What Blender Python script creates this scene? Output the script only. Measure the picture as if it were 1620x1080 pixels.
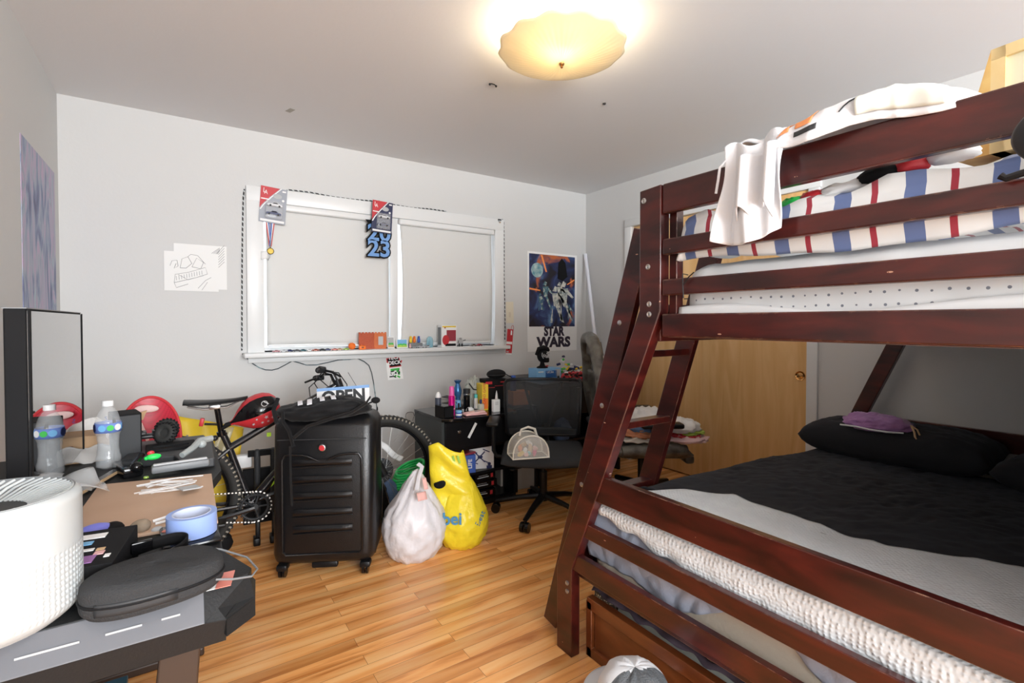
import bpy, bmesh, math, random
from math import sin, cos, pi, radians as R
from mathutils import Vector as V, Matrix, Euler, noise as NZ
for o in list(bpy.data.objects): bpy.data.objects.remove(o)
SC = bpy.context.scene; COL = SC.collection
# ---------------- camera
cam = bpy.data.cameras.new('camera'); camo = bpy.data.objects.new('camera', cam); COL.objects.link(camo)
cam.sensor_width = 36; cam.lens = 36*784/1620; cam.clip_start = .02
camo.location = (0, 0, 1.203)
camo.rotation_euler = (pi/2 - math.atan(15/784), 0, -R(33.8))
cam.shift_y = -16/1620
SC.camera = camo
# ---------------- view, world, lights
SC.view_settings.view_transform = 'Standard'; SC.view_settings.look = 'None'
SC.view_settings.exposure = 0.16; SC.view_settings.gamma = 1; SC.view_settings.use_curve_mapping = False
W = bpy.data.worlds.new('daylight'); SC.world = W; W.use_nodes = True
W.node_tree.nodes['Background'].inputs[0].default_value = (.86, .93, 1, 1)
W.node_tree.nodes['Background'].inputs[1].default_value = 2.2
def area(name, loc, rot, sx, sy, power, col=(1, 1, 1)):
    l = bpy.data.lights.new(name, 'AREA'); l.shape = 'RECTANGLE'; l.size = sx; l.size_y = sy; l.energy = power; l.color = col
    o = bpy.data.objects.new(name, l); COL.objects.link(o); o.location = loc; o.rotation_euler = rot; return o
area('added_rear_fill', (.62, -2.95, 1.6), (R(99), 0, R(-6)), 2.1, 1.5, 250, (.95, .98, 1))  # invented soft fill light behind the camera, added to brighten the room
# ---------------- helpers
MATS = {}
def mat(name, col, rough=.6, metal=0, spec=.5, trans=0, emit=None, es=1, alpha=1, bump=None, var=None, coat=0, sheen=0, ior=None):
    m = bpy.data.materials.new(name); m.use_nodes = True; nt = m.node_tree; p = nt.nodes['Principled BSDF']; MATS[name] = m
    p.inputs['Base Color'].default_value = (*col, 1); p.inputs['Roughness'].default_value = rough; p.inputs['Metallic'].default_value = metal
    p.inputs['Specular IOR Level'].default_value = spec; p.inputs['Transmission Weight'].default_value = trans; p.inputs['Alpha'].default_value = alpha
    p.inputs['Coat Weight'].default_value = coat; p.inputs['Sheen Weight'].default_value = sheen
    if ior: p.inputs['IOR'].default_value = ior
    if emit: p.inputs['Emission Color'].default_value = (*emit, 1); p.inputs['Emission Strength'].default_value = es
    if bump or var:
        tc = nt.nodes.new('ShaderNodeTexCoord')
    if bump:  # (scale, strength, detail)
        n = nt.nodes.new('ShaderNodeTexNoise'); n.inputs['Scale'].default_value = bump[0]; n.inputs['Detail'].default_value = bump[2] if len(bump) > 2 else 3
        b = nt.nodes.new('ShaderNodeBump'); b.inputs['Strength'].default_value = bump[1]; b.inputs['Distance'].default_value = .01
        nt.links.new(tc.outputs['Object'], n.inputs['Vector']); nt.links.new(n.outputs['Fac'], b.inputs['Height']); nt.links.new(b.outputs['Normal'], p.inputs['Normal'])
    if var:  # (scale, second colour, low, high)
        n = nt.nodes.new('ShaderNodeTexNoise'); n.inputs['Scale'].default_value = var[0]; n.inputs['Detail'].default_value = 5
        r = nt.nodes.new('ShaderNodeValToRGB'); r.color_ramp.elements[0].color = (*col, 1); r.color_ramp.elements[1].color = (*var[1], 1)
        r.color_ramp.elements[0].position = var[2] if len(var) > 2 else .35; r.color_ramp.elements[1].position = var[3] if len(var) > 3 else .65
        nt.links.new(tc.outputs['Object'], n.inputs['Vector']); nt.links.new(n.outputs['Fac'], r.inputs['Fac']); nt.links.new(r.outputs['Color'], p.inputs['Base Color'])
    return m
class N:  # tiny node wrapper
    def __init__(s, m): s.nt = m.node_tree; s.p = s.nt.nodes['Principled BSDF']
    def n(s, t, ins=None, **kw):
        x = s.nt.nodes.new('ShaderNode' + t)
        for k, v in kw.items(): setattr(x, k, v)
        for k, v in (ins or {}).items():
            if isinstance(v, bpy.types.NodeSocket): s.nt.links.new(v, x.inputs[k])
            else: x.inputs[k].default_value = v
        return x
    def math(s, op, a, b=0, c=0):
        return s.n('Math', {0: a, 1: b, 2: c}, operation=op).outputs[0]
    def mix(s, f, a, b):
        x = s.nt.nodes.new('ShaderNodeMix'); x.data_type = 'RGBA'
        for i, v in ((0, f), (6, a), (7, b)):
            if isinstance(v, bpy.types.NodeSocket): s.nt.links.new(v, x.inputs[i])
            else: x.inputs[i].default_value = v if i == 0 else (*v, 1)[:4]
        return x.outputs[2]
    def base(s, c): s.nt.links.new(c, s.p.inputs['Base Color'])
    def link(s, a, k): s.nt.links.new(a, s.p.inputs[k])
def rotm(r): return Euler(r).to_matrix() if r is not None else Matrix.Identity(3)
class B:
    def __init__(s): s.bm = bmesh.new(); s.mi = 0
    def m(s, i): s.mi = i; return s
    def _face(s, vs):
        try: f = s.bm.faces.new(vs); f.material_index = s.mi; return f
        except ValueError: return None
    def box(s, c, sz, r=None, bev=0, seg=2, taper=None):
        n0 = len(s.bm.verts); M3 = rotm(r); c = V(c); vs = []
        for x in (-.5, .5):
            for y in (-.5, .5):
                for z in (-.5, .5):
                    k = 1 if taper is None or z < 0 else taper
                    vs.append(s.bm.verts.new(c + M3 @ V((x*sz[0]*k, y*sz[1]*k, z*sz[2]))))
        fs = [s._face([vs[i] for i in q]) for q in ((0, 1, 3, 2), (4, 6, 7, 5), (0, 4, 5, 1), (2, 3, 7, 6), (0, 2, 6, 4), (1, 5, 7, 3))]
        if bev:
            es = {e for f in fs for e in f.edges}
            g = bmesh.ops.bevel(s.bm, geom=list(es), offset=bev, segments=seg, affect='EDGES', profile=.5)
            for f in g['faces']: f.material_index = s.mi
        return s
    def cyl(s, p0, p1, r, r2=None, seg=16, caps=True):
        p0, p1 = V(p0), V(p1); r2 = r if r2 is None else r2; d = (p1-p0).normalized(); a = d.orthogonal().normalized(); b = d.cross(a)
        A = [s.bm.verts.new(p0 + (a*cos(t)+b*sin(t))*r) for t in [2*pi*i/seg for i in range(seg)]]
        C = [s.bm.verts.new(p1 + (a*cos(t)+b*sin(t))*r2) for t in [2*pi*i/seg for i in range(seg)]]
        for i in range(seg): s._face((A[i], A[(i+1) % seg], C[(i+1) % seg], C[i]))
        if caps: s._face(A[::-1]); s._face(C)
        return s
    def tube(s, pts, r, seg=8, closed=False, flat=None):
        pts = [V(p) for p in pts]; n = len(pts); rings = []; up = None
        for i, p in enumerate(pts):
            q0 = pts[i-1] if (i or closed) else p; q1 = pts[(i+1) % n] if (i < n-1 or closed) else p
            d = (q1-q0).normalized()
            if up is None: a = d.orthogonal().normalized()
            else:
                a = up - d*up.dot(d); a = a.normalized() if a.length > 1e-6 else d.orthogonal().normalized()
            up = a; b = d.cross(a); rr = r[i] if isinstance(r, (list, tuple)) else r; k = flat or 1
            rings.append([s.bm.verts.new(p + (a*cos(t)*k + b*sin(t))*rr) for t in [2*pi*j/seg for j in range(seg)]])
        for i in range(n if closed else n-1):
            A, C = rings[i], rings[(i+1) % n]
            for j in range(seg): s._face((A[j], A[(j+1) % seg], C[(j+1) % seg], C[j]))
        if not closed: s._face(rings[0][::-1]); s._face(rings[-1])
        return s
    def lathe(s, prof, c=(0, 0, 0), seg=32, r=None, sx=1, sy=1):
        M3 = rotm(r); c = V(c); rings = []
        for (rad, z) in prof:
            if rad < 1e-5: rings.append([s.bm.verts.new(c + M3 @ V((0, 0, z)))])
            else: rings.append([s.bm.verts.new(c + M3 @ V((rad*cos(t)*sx, rad*sin(t)*sy, z))) for t in [2*pi*i/seg for i in range(seg)]])
        for A, C in zip(rings, rings[1:]):
            for i in range(seg):
                j = (i+1) % seg
                if len(A) == 1 and len(C) == 1: break
                if len(A) == 1: s._face((A[0], C[j], C[i]))
                elif len(C) == 1: s._face((A[i], A[j], C[0]))
                else: s._face((A[i], A[j], C[j], C[i]))
        return s
    def ball(s, c, r, seg=16, rot=None, disp=None):
        if not isinstance(r, (tuple, list)): r = (r, r, r)
        M3 = rotm(rot); c = V(c); h = seg//2; rings = []
        for i in range(h+1):
            th = pi*i/h
            ring = []
            for j in range(seg if 0 < i < h else 1):
                ph = 2*pi*j/seg; n = V((sin(th)*cos(ph), sin(th)*sin(ph), -cos(th))); p = V((n.x*r[0], n.y*r[1], n.z*r[2]))
                if disp: p = disp(p, n)
                ring.append(s.bm.verts.new(c + M3 @ p))
            rings.append(ring)
        for A, C in zip(rings, rings[1:]):
            for i in range(seg):
                j = (i+1) % seg
                if len(A) == 1: s._face((A[0], C[j], C[i]))
                elif len(C) == 1: s._face((A[i], A[j], C[0]))
                else: s._face((A[i], A[j], C[j], C[i]))
        return s
    def grid(s, f, nu, nv, cu=False):
        vs = [[s.bm.verts.new(V(f(i/nu, j/nv))) for j in range(nv+1)] for i in range(nu if cu else nu+1)]
        for i in range(nu):
            A = vs[i]; C = vs[(i+1) % len(vs)]
            for j in range(nv): s._face((A[j], C[j], C[j+1], A[j+1]))
        return s
    def poly(s, pts, ext):  # planar polygon extruded by the vector ext
        ext = V(ext); A = [s.bm.verts.new(V(p)) for p in pts]; C = [s.bm.verts.new(V(p)+ext) for p in pts]; n = len(A)
        s._face(A[::-1]); s._face(C)
        for i in range(n): s._face((A[i], A[(i+1) % n], C[(i+1) % n], C[i]))
        return s
    def face(s, pts): s._face([s.bm.verts.new(V(p)) for p in pts]); return s
    def build(s, name, m, parent=None, smooth=True, bev=0, sub=0, solid=0, ang=40, rot=None, loc=None, keep=False):
        bmesh.ops.recalc_face_normals(s.bm, faces=s.bm.faces)
        me = bpy.data.meshes.new(name); s.bm.to_mesh(me)
        if not keep: s.bm.free()
        for mm in (m if isinstance(m, (list, tuple)) else [m]): me.materials.append(mm if not isinstance(mm, str) else MATS[mm])
        o = bpy.data.objects.new(name, me); COL.objects.link(o)
        if parent: o.parent = parent
        if rot: o.rotation_euler = rot
        if loc: o.location = loc
        if smooth:
            me.shade_smooth()
            if ang: me.set_sharp_from_angle(angle=R(ang))
        if solid: x = o.modifiers.new('s', 'SOLIDIFY'); x.thickness = solid; x.offset = 0
        if bev: x = o.modifiers.new('b', 'BEVEL'); x.width = bev; x.segments = 2; x.limit_method = 'ANGLE'; x.angle_limit = R(35)
        if sub: x = o.modifiers.new('u', 'SUBSURF'); x.levels = x.render_levels = sub
        return o
def tag(o, label=None, cat=None, group=None, kind=None):
    if label: o['label'] = label
    if cat: o['category'] = cat
    if group: o['group'] = group
    if kind: o['kind'] = kind
    return o
def thing(name, label, cat, loc=(0, 0, 0), rz=0, group=None, rot=None):
    o = bpy.data.objects.new(name, None); o.empty_display_size = .05; COL.objects.link(o)
    o.location = loc; o.rotation_euler = rot or (0, 0, rz); return tag(o, label, cat, group)
def copy_tree(o, parent=None):
    c = o.copy(); COL.objects.link(c)
    if parent: c.parent = parent
    for ch in list(o.children): copy_tree(ch, c)
    return c
def struct(o): o['kind'] = 'structure'; return o
def text(name, body, size, m, parent=None, loc=(0, 0, 0), rot=(pi/2, 0, 0), ext=.0006, sx=1, align='CENTER', bold=0):
    c = bpy.data.curves.new(name, 'FONT'); c.body = body; c.size = size; c.extrude = ext; c.align_x = align; c.align_y = 'CENTER'; c.offset = bold; c.resolution_u = 3
    t = bpy.data.objects.new('tmp', c); me = bpy.data.meshes.new_from_object(t); bpy.data.objects.remove(t)
    me.materials.clear(); me.materials.append(MATS[m] if isinstance(m, str) else m)
    o = bpy.data.objects.new(name, me); COL.objects.link(o); o.location = loc; o.rotation_euler = rot; o.scale = (sx, 1, 1)
    if parent: o.parent = parent
    return o
def nz(x, y, z=0, s=1): return NZ.noise(V((x*s, y*s, z*s)))
def ridge(x, y, z=0, s=1): return 1-abs(NZ.noise(V((x*s, y*s, z*s))))*2
def lump(c, sz, seed=0, amp=.12, seg=48, flat=True, rot=None, fs=6, b=None):
    """a heap of cloth: rounded body broken by folds, flat underneath"""
    b = b or B(); mx = max(sz)
    def d(p, n):
        q = n*fs*.35 + V((seed*7.3, seed*3.1, seed))
        f = amp*mx*(abs(NZ.noise(q*1.0))*1.6 - .4 + .55*(1-abs(NZ.noise(q*2.3+V((5, 1, 2))))*2.4) + .25*NZ.noise(q*5))
        p = p + n*f
        if flat and p.z < -sz[2]*.55: p.z = -sz[2]*.55 + (p.z+sz[2]*.55)*.12
        return p
    return b.ball((c[0], c[1], c[2]+(sz[2]*.55 if flat else 0)), sz, seg, rot, d)
# ---------------- shared materials
mat('wall_paint', (.65, .65, .645), .85, bump=(60, .05))
mat('ceiling_paint', (.80, .795, .80), .9, bump=(50, .05))
mat('white_trim', (.78, .79, .79), .35, bump=(30, .03))
mat('black_plastic', (.007, .007, .008), .35, spec=.3); mat('black_matte', (.007, .007, .008), .75, spec=.2); mat('black_gloss', (.005, .005, .006), .12, spec=.4)
mat('dark_grey', (.032, .034, .037), .5, spec=.3); mat('mid_grey', (.19, .2, .21), .45); mat('light_grey', (.45, .46, .47), .5)
mat('chrome', (.75, .75, .76), .2, 1); mat('steel', (.5, .5, .5), .35, 1); mat('brass', (.62, .33, .12), .22, 1); mat('gold', (.65, .45, .15), .3, 1)
mat('white', (.85, .85, .85), .5); mat('paper', (.86, .86, .85), .8); mat('white_gloss', (.85, .86, .87), .2)
mat('red', (.55, .03, .04), .45); mat('blue', (.05, .13, .5), .45); mat('yellow', (.85, .6, .03), .5); mat('green', (.05, .5, .08), .5); mat('orange', (.9, .2, .02), .5)
mat('sky_blue', (.18, .45, .75), .5); mat('pink', (.8, .45, .45), .5); mat('magenta', (.7, .01, .28), .22, .4); mat('teal', (.1, .55, .55), .5); mat('tan', (.6, .4, .22), .7)
mat('purple', (.3, .14, .36), .8); mat('navy', (.02, .03, .12), .5); mat('brown', (.2, .07, .03), .5)
# ---------------- room shell
XL, XR, YB, YF, ZC = -.54, 3.27, 3.6, -2.6, 2.432
m = mat('oak_strip_floor', (.62, .3, .1), .22, spec=.4); n = N(m)
tc = n.n('TexCoord').outputs['Object']
br = n.n('TexBrick', {'Vector': tc, 'Color1': (.2, .2, .2, 1), 'Color2': (.8, .8, .8, 1), 'Mortar': (0, 0, 0, 1), 'Scale': 1, 'Mortar Size': .0007, 'Mortar Smooth': .1, 'Brick Width': .85, 'Row Height': .057}, offset=.37, offset_frequency=2)
mp = n.n('Mapping', {'Vector': tc, 'Scale': (1.0, 9, 1)})
off = n.n('VectorMath', {0: mp.outputs[0], 1: n.n('VectorMath', {0: br.outputs['Color'], 'Scale': 23.0}, operation='SCALE').outputs[0]}, operation='ADD')
g1 = n.n('TexNoise', {'Vector': off.outputs[0], 'Scale': 2.2, 'Detail': 6, 'Distortion': 1.2})
g2 = n.n('TexWave', {'Vector': off.outputs[0], 'Scale': .35, 'Distortion': 5, 'Detail': 2, 'Detail Scale': 1.2}, bands_direction='Y')
ra = n.n('ValToRGB', {'Fac': n.math('ADD', n.math('MULTIPLY', g1.outputs['Fac'], .8), n.math('MULTIPLY', g2.outputs['Fac'], .2))})
e = ra.color_ramp.elements; e[0].color = (.56, .20, .048, 1); e[0].position = .25; e[1].color = (.92, .53, .22, 1); e[1].position = .68
e2 = e.new(.45); e2.color = (.86, .40, .13, 1)
sep = n.n('SeparateColor', {0: br.outputs['Color']}).outputs[0]
tone = n.n('ValToRGB', {'Fac': sep}); tone.color_ramp.elements[0].color = (.72, .66, .6, 1); tone.color_ramp.elements[0].position = .2; tone.color_ramp.elements[1].color = (1.12, 1.12, 1.12, 1); tone.color_ramp.elements[1].position = .8
mu = n.n('Mix', data_type='RGBA', blend_type='MULTIPLY'); mu.inputs[0].default_value = 1
n.nt.links.new(ra.outputs[0], mu.inputs[6]); n.nt.links.new(tone.outputs[0], mu.inputs[7])
n.base(n.mix(br.outputs['Fac'], mu.outputs[2], (.2, .08, .03)))
struct(B().box(((XL+XR)/2, (YB+YF)/2, -.05), (XR-XL+.2, YB-YF+.2, .1)).build('floor', m, smooth=False))
struct(B().box(((XL+XR)/2, (YB+YF)/2, ZC+.05), (XR-XL+.2, YB-YF+.2, .1)).build('ceiling', 'ceiling_paint', smooth=False))
struct(B().box((XL-.05, (YB+YF)/2, ZC/2), (.1, YB-YF+.2, ZC)).build('wall_left', 'wall_paint', smooth=False))
# back wall with the window opening
WX0, WX1, WZ0, WZ1 = .455, 2.225, 1.01, 1.985
def wall_open(name, y, t, x0, x1, z0, z1):
    b = B(); a, c = XL-.1, XR+.1
    b.box(((a+x0)/2, y, ZC/2), (x0-a, t, ZC)).box(((x1+c)/2, y, ZC/2), (c-x1, t, ZC))
    b.box(((x0+x1)/2, y, z0/2), (x1-x0, t, z0)).box(((x0+x1)/2, y, (z1+ZC)/2), (x1-x0, t, ZC-z1))
    return struct(b.build(name, 'wall_paint', smooth=False))
wall_open('wall_back', YB+.06, .12, WX0, WX1, WZ0, WZ1)
wall_open('wall_front', YF-.05, .1, -.48, 1.75, .85, 2.25)  # unseen wall; its opening is added to let the rear fill through
struct(B().box(((1.1+XR+.1)/2, -.15, .66), (XR+.1-1.1, .08, 1.32)).build('wall_light_block', 'wall_paint', smooth=False))  # unseen low wall, added to keep the fill off the lower bunk
# right wall with closet opening
CY0, CY1, CZ = 1.549, 3.01, 2.03
b = B()
b.box((XR+.05, (YF-.1+CY0)/2, ZC/2), (.1, CY0-YF+.1, ZC)).box((XR+.05, (CY1+YB+.1)/2, ZC/2), (.1, YB+.1-CY1, ZC)).box((XR+.05, (CY0+CY1)/2, (CZ+ZC)/2), (.1, CY1-CY0, ZC-CZ))
struct(b.build('wall_right', 'wall_paint', smooth=False))
b = B()
b.box((XR+.06, (CY0+CY1)/2, CZ/2), (.02, CY1-CY0+.1, CZ))
struct(b.build('wall_closet', 'wall_paint', smooth=False))
# closet casing
t = struct(thing('trim_1', None, None))
b = B(); b.box((XR-.008, CY0-.032, CZ/2), (.02, .064, CZ), bev=.003); b.build('casing_side', 'white_trim', t)
b = B(); b.box((XR-.008, CY1+.036, CZ/2), (.02, .072, CZ), bev=.003); b.build('casing_side', 'white_trim', t)
b = B(); b.box((XR-.008, (CY0+CY1)/2, CZ+.033), (.022, CY1-CY0+.144, .066), bev=.003); b.build('casing_head', 'white_trim', t)
m = mat('birch_ply', (.66, .42, .19), .38); n = N(m)
tc = n.n('TexCoord').outputs['Object']; mp = n.n('Mapping', {'Vector': tc, 'Scale': (3, 3, .35)})
g = n.n('TexNoise', {'Vector': mp.outputs[0], 'Scale': 3.5, 'Detail': 5, 'Distortion': 1.5}); ra = n.n('ValToRGB', {'Fac': g.outputs['Fac']})
e = ra.color_ramp.elements; e[0].color = (.74, .43, .16, 1); e[0].position = .3; e[1].color = (.86, .56, .26, 1); e[1].position = .68
n.base(ra.outputs[0])
for i, (y0, y1, x) in enumerate(((CY0, 2.30, XR+.008), (2.264, CY1, XR+.03))):
    d = struct(thing('door_%d' % (i+1), None, None))
    B().box((x, (y0+y1)/2, CZ/2+.004), (.018, y1-y0, CZ-.012), bev=.001).build('door_panel', m, d)
    if i == 0:
        B().lathe([(0, .004), (.012, .004), (.02, .002), (.026, .006), (.0295, .007), (.031, .004), (.031, 0)], (x-.009, 1.592, .86), 28, (0, -pi/2, 0)).build('finger_pull', 'brass', d)
# baseboards
for nm, c, s in (('baseboard_back', ((XL+XR)/2, YB-.007, .045), (XR-XL, .014, .09)), ('baseboard_left', (XL+.007, (YB+YF)/2, .045), (.014, YB-YF, .09)),
                 ('baseboard_right', (XR-.007, (YF+CY0-.064)/2, .045), (.014, CY0-.064-YF, .09))):
    struct(B().box(c, s, bev=.003).build(nm, 'white_trim'))
# window
w = struct(thing('window_1', None, None)); y = YB
ox0, ox1, oz1 = .357, 2.314, 2.076
b = B(); b.box((ox0+.05, y-.01, 1.53), (.1, .022, 1.09), bev=.004); b.build('casing_side', 'white_trim', w)
b = B(); b.box((ox1-.045, y-.01, 1.53), (.09, .022, 1.09), bev=.004); b.build('casing_side', 'white_trim', w)
b = B(); b.box(((ox0+ox1)/2, y-.01, oz1-.047), (ox1-ox0, .024, .094), bev=.004); b.build('casing_head', 'white_trim', w)
b = B(); b.box(((.331+2.324)/2, y-.045, .99), (2.324-.331, .13, .03), bev=.006); b.box(((WX0+WX1)/2, y+.06, .995), (WX1-WX0, .12, .03)); b.build('window_stool', 'white_trim', w)
b = B(); b.box(((ox0+ox1)/2, y-.009, .957), (ox1-ox0-.006, .02, .040), bev=.003); b.build('window_apron', 'white_trim', w)
b = B(); b.box((1.345, y+.03, 1.5), (.06, .05, .97), bev=.003); b.build('mullion', 'white_trim', w)
b = B()
for x0, x1 in ((WX0, 1.315), (1.375, WX1)):
    b.box(((x0+x1)/2, y+.09, 1.02), (x1-x0, .03, .02)).box(((x0+x1)/2, y+.09, WZ1-.008), (x1-x0, .03, .016)).box((x0+.002, y+.09, 1.5), (.004, .03, .95)).box((x1-.002, y+.09, 1.5), (.004, .03, .95))
b.build('sash', 'white_trim', w)
glass = mat('window_glass', (1, 1, 1), 0, trans=1, ior=1.45)
b = B(); b.box((.885, y+.092, 1.5), (.8, .004, .9)).box((1.8, y+.092, 1.5), (.8, .004, .9)); b.build('glass', glass, w, smooth=False)
# roller blinds
m = mat('blind_fabric', (.78, .78, .765), .75); m2 = m
nt = m.node_tree; out = nt.nodes['Material Output']; tr = nt.nodes.new('ShaderNodeBsdfTranslucent'); tr.inputs[0].default_value = (.8, .8, .78, 1)
mx = nt.nodes.new('ShaderNodeMixShader'); mx.inputs[0].default_value = .12
nt.links.new(nt.nodes['Principled BSDF'].outputs[0], mx.inputs[1]); nt.links.new(tr.outputs[0], mx.inputs[2]); nt.links.new(mx.outputs[0], out.inputs[0])
for i, (x0, x1, z0, lab) in enumerate(((.474, 1.302, 1.045, 'closed white roller blind over the left half of the window'), (1.392, 2.204, 1.035, 'closed white roller blind over the right half of the window, curling at its left edge'))):
    t = thing('roller_blind', lab, 'window blind', ((x0+x1)/2, YB, WZ1))
    hw = (x1-x0)/2; zz = WZ1-.03
    def f(u, v, hw=hw, i=i, z0=z0):
        x = -hw+2*hw*u; z = -.03 - (WZ1-.03-z0)*v
        bow = (.010 if i == 0 else .02)*sin(pi*v)*(u-.5)**2*4
        y = .012 - bow*.7 + .004*nz(x*3+i*9, z*3) + (.006*sin(6*(u*1.2+v*.9))*v)
        if i == 1 and u < .2: x += .014*sin(pi*v)*(1-u/.2)
        return (x, y, z)
    B().grid(f, 24, 24).build('shade', m, t, solid=.001, ang=0)
    B().box((0, .0, -.026), (2*hw+.03, .05, .045), bev=.012, seg=4).build('head_roll', 'white_trim', t)
    B().box((0, .010, z0-WZ1), (2*hw-.01, .008, .018), bev=.003).build('hem_bar', 'white_trim', t)
# ---------------- bunk bed
def wood_mat(name, c0, c1, wear=1):
    m = mat(name, c0, .28, spec=.5, coat=.35); n = N(m); n.p.inputs['Coat Roughness'].default_value = .18
    tc = n.n('TexCoord').outputs['Object']; mp = n.n('Mapping', {'Vector': tc, 'Scale': (6, 1.5, 6)})
    g = n.n('TexNoise', {'Vector': mp.outputs[0], 'Scale': 3, 'Detail': 6, 'Distortion': .6}); ra = n.n('ValToRGB', {'Fac': g.outputs['Fac']})
    e = ra.color_ramp.elements; e[0].color = (*c0, 1); e[0].position = .35; e[1].color = (*c1, 1); e[1].position = .7
    bv = n.n('Bevel', {'Radius': .0025}, samples=4); ge = n.n('NewGeometry')
    dt = n.n('VectorMath', {0: bv.outputs[0], 1: ge.outputs['Normal']}, operation='DOT_PRODUCT').outputs['Value']
    nn = n.n('TexNoise', {'Vector': tc, 'Scale': 45, 'Detail': 4}).outputs['Fac']; n2 = n.n('TexNoise', {'Vector': tc, 'Scale': 5, 'Detail': 2}).outputs['Fac']
    k = n.math('GREATER_THAN', n.math('ADD', n.math('MULTIPLY', n.math('SUBTRACT', 1, dt), 2.5), n.math('ADD', n.math('MULTIPLY', nn, .5), n.math('MULTIPLY', n2, .35))), .68)
    k = n.math('MULTIPLY', k, n.math('GREATER_THAN', .985, dt))
    sc = n.n('TexVoronoi', {'Vector': n.n('Mapping', {'Vector': tc, 'Rotation': (.6, .3, .2), 'Scale': (9, 9, 30)}).outputs[0], 'Scale': 1}).outputs['Distance']
    sp = n.math('MULTIPLY', n.math('LESS_THAN', sc, .05), n.math('GREATER_THAN', nn, .52))
    n.base(n.mix(n.math('MULTIPLY', n.math('MAXIMUM', k, sp), .8*wear), ra.outputs[0], (.62, .36, .24)))
    return m
wood = wood_mat('cherry_wood', (.020, .0026, .0024), (.082, .010, .007))
wood_b = wood_mat('cherry_wood_brown', (.12, .030, .008), (.20, .055, .015), .6)
bed = thing('bunk_bed', 'dark cherry stained wooden bunk bed, narrower bunk above wider bunk, with leaning ladder', 'bunk bed', (1.15, 0, 0))
X0, LB = 0, 2.04   # outer face of the foot frame, total length
def post(name, x, mir=False):
    yu, yo = (.951, 1.029), (1.337, 1.419)
    b = B()
    pts = [(x, yu[0], 1.598), (x, yu[1], 1.594), (x, yu[1], 1.238), (x, yo[1], .305), (x, yo[1], 0), (x, yo[0], 0), (x, yo[0], .318), (x, yu[0], 1.235)]
    b.poly(pts[::-1], (.04, 0, 0)); o = b.build(name, wood, bed, bev=.003, ang=30)
    return o
p1 = post('corner_post', 0); p2 = post('corner_post', LB-.04)
for x in (0, LB-.04):
    B().box((x+.02, -.04, .8), (.04, .08, 1.598), bev=.003).build('corner_post', wood, bed, smooth=False)
# inner stiles behind the foot posts
B().box((.055, .938, 1.395), (.03, .026, .39), bev=.002).build('inner_post', wood, bed, smooth=False)
def rail(z0, z1, y0, y1, x=.006, t=.024, nm='end_rail'):
    B().box((x+t/2, (y0+y1)/2, (z0+z1)/2), (t, y1-y0, z1-z0), bev=.004).build(nm, wood, bed, smooth=False)
for z0, z1 in ((1.514, 1.599), (1.395, 1.441), (1.279, 1.325), (1.160, 1.226)):
    rail(z0, z1, -.03, .949); rail(z0, z1, -.03, .949, LB-.03)
def yin(z): return .951+(1.235-z)*(1.337-.951)/(1.235-.318) if z > .318 else 1.337
for z0, z1 in ((.598, .690), (.455, .505), (.318, .378)):
    for x in (.006, LB-.03):
        b = B(); t = .024
        b.poly([(x, -.03, z0), (x, yin(z0)+.01, z0), (x, yin(z1)+.01, z1), (x, -.03, z1)], (t, 0, 0)); b.build('end_rail', wood, bed, smooth=False, bev=.0025)
# long side rails, far side and near side
B().box((LB/2, .985, 1.2), (LB-.06, .024, .11), bev=.003).build('side_rail', wood, bed, smooth=False)
B().box((LB/2+.25, .99, 1.36), (LB-.56, .022, .07), bev=.003).build('guard_rail', wood, bed, smooth=False)
B().box((LB/2+.25, .99, 1.53), (LB-.56, .022, .09), bev=.003).build('guard_rail', wood, bed, smooth=False)
B().box((LB/2, -.03, 1.2), (LB-.06, .024, .11), bev=.003).build('side_rail', wood, bed, smooth=False)
B().box((LB/2, -.03, 1.5), (LB-.06, .022, .08), bev=.003).build('guard_rail', wood, bed, smooth=False)
B().box((LB/2, 1.375, .34), (LB-.06, .024, .12), bev=.003).build('side_rail', wood, bed, smooth=False)
B().box((LB/2, -.03, .34), (LB-.06, .024, .12), bev=.003).build('side_rail', wood, bed, smooth=False)
B().box((LB/2, .46, 1.165), (LB-.06, .97, .015)).build('bunk_board', wood, bed, smooth=False)
B().box((LB/2, .67, .30), (LB-.06, 1.38, .02)).build('bunk_board', wood, bed, smooth=False)
# bolts
for (y, z) in ((1.012, 1.562), (.995, 1.365), (.99, 1.255), (.99, 1.225), (1.36, .262), (1.36, .232)):
    B().lathe([(0, .0035), (.004, .002), (.006, .0035), (.0085, .002), (.0085, 0)], (0, y, z), 16, (0, -pi/2, 0)).build('bolt', 'steel', bed)
# ladder
def lad(x):
    b = B(); y0, z0, y1, z1 = 1.09, 1.50, 1.553, .03; w = .078
    d = V((0, y1-y0, z1-z0)).normalized(); nrm = V((0, d.z, -d.y)) * w
    o0, o1 = V((x, y0, z0)), V((x, y1, z1))
    b.poly([o0, o1, o1+nrm+V((0, .0, .012)), o0+nrm], (.026, 0, 0)); b.build('ladder_rail', wood, bed, smooth=False, bev=.0025)
lad(.041); lad(.40)
for z in (.30, .565, .83, 1.09):
    y = 1.09+(1.50-z)*(.463/1.47)-.04
    B().box((.235, y, z), (.34, .065, .024), (R(-6), 0, 0), bev=.003).build('ladder_rung', wood, bed, smooth=False)
for (z, y) in ((1.2, 1.148), (.918, 1.228), (.62, 1.33)):
    B().lathe([(0, .0035), (.006, .0035), (.0085, .002), (.0085, 0)], (.041, y, z), 16, (0, -pi/2, 0)).build('bolt', 'steel', bed)
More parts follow.
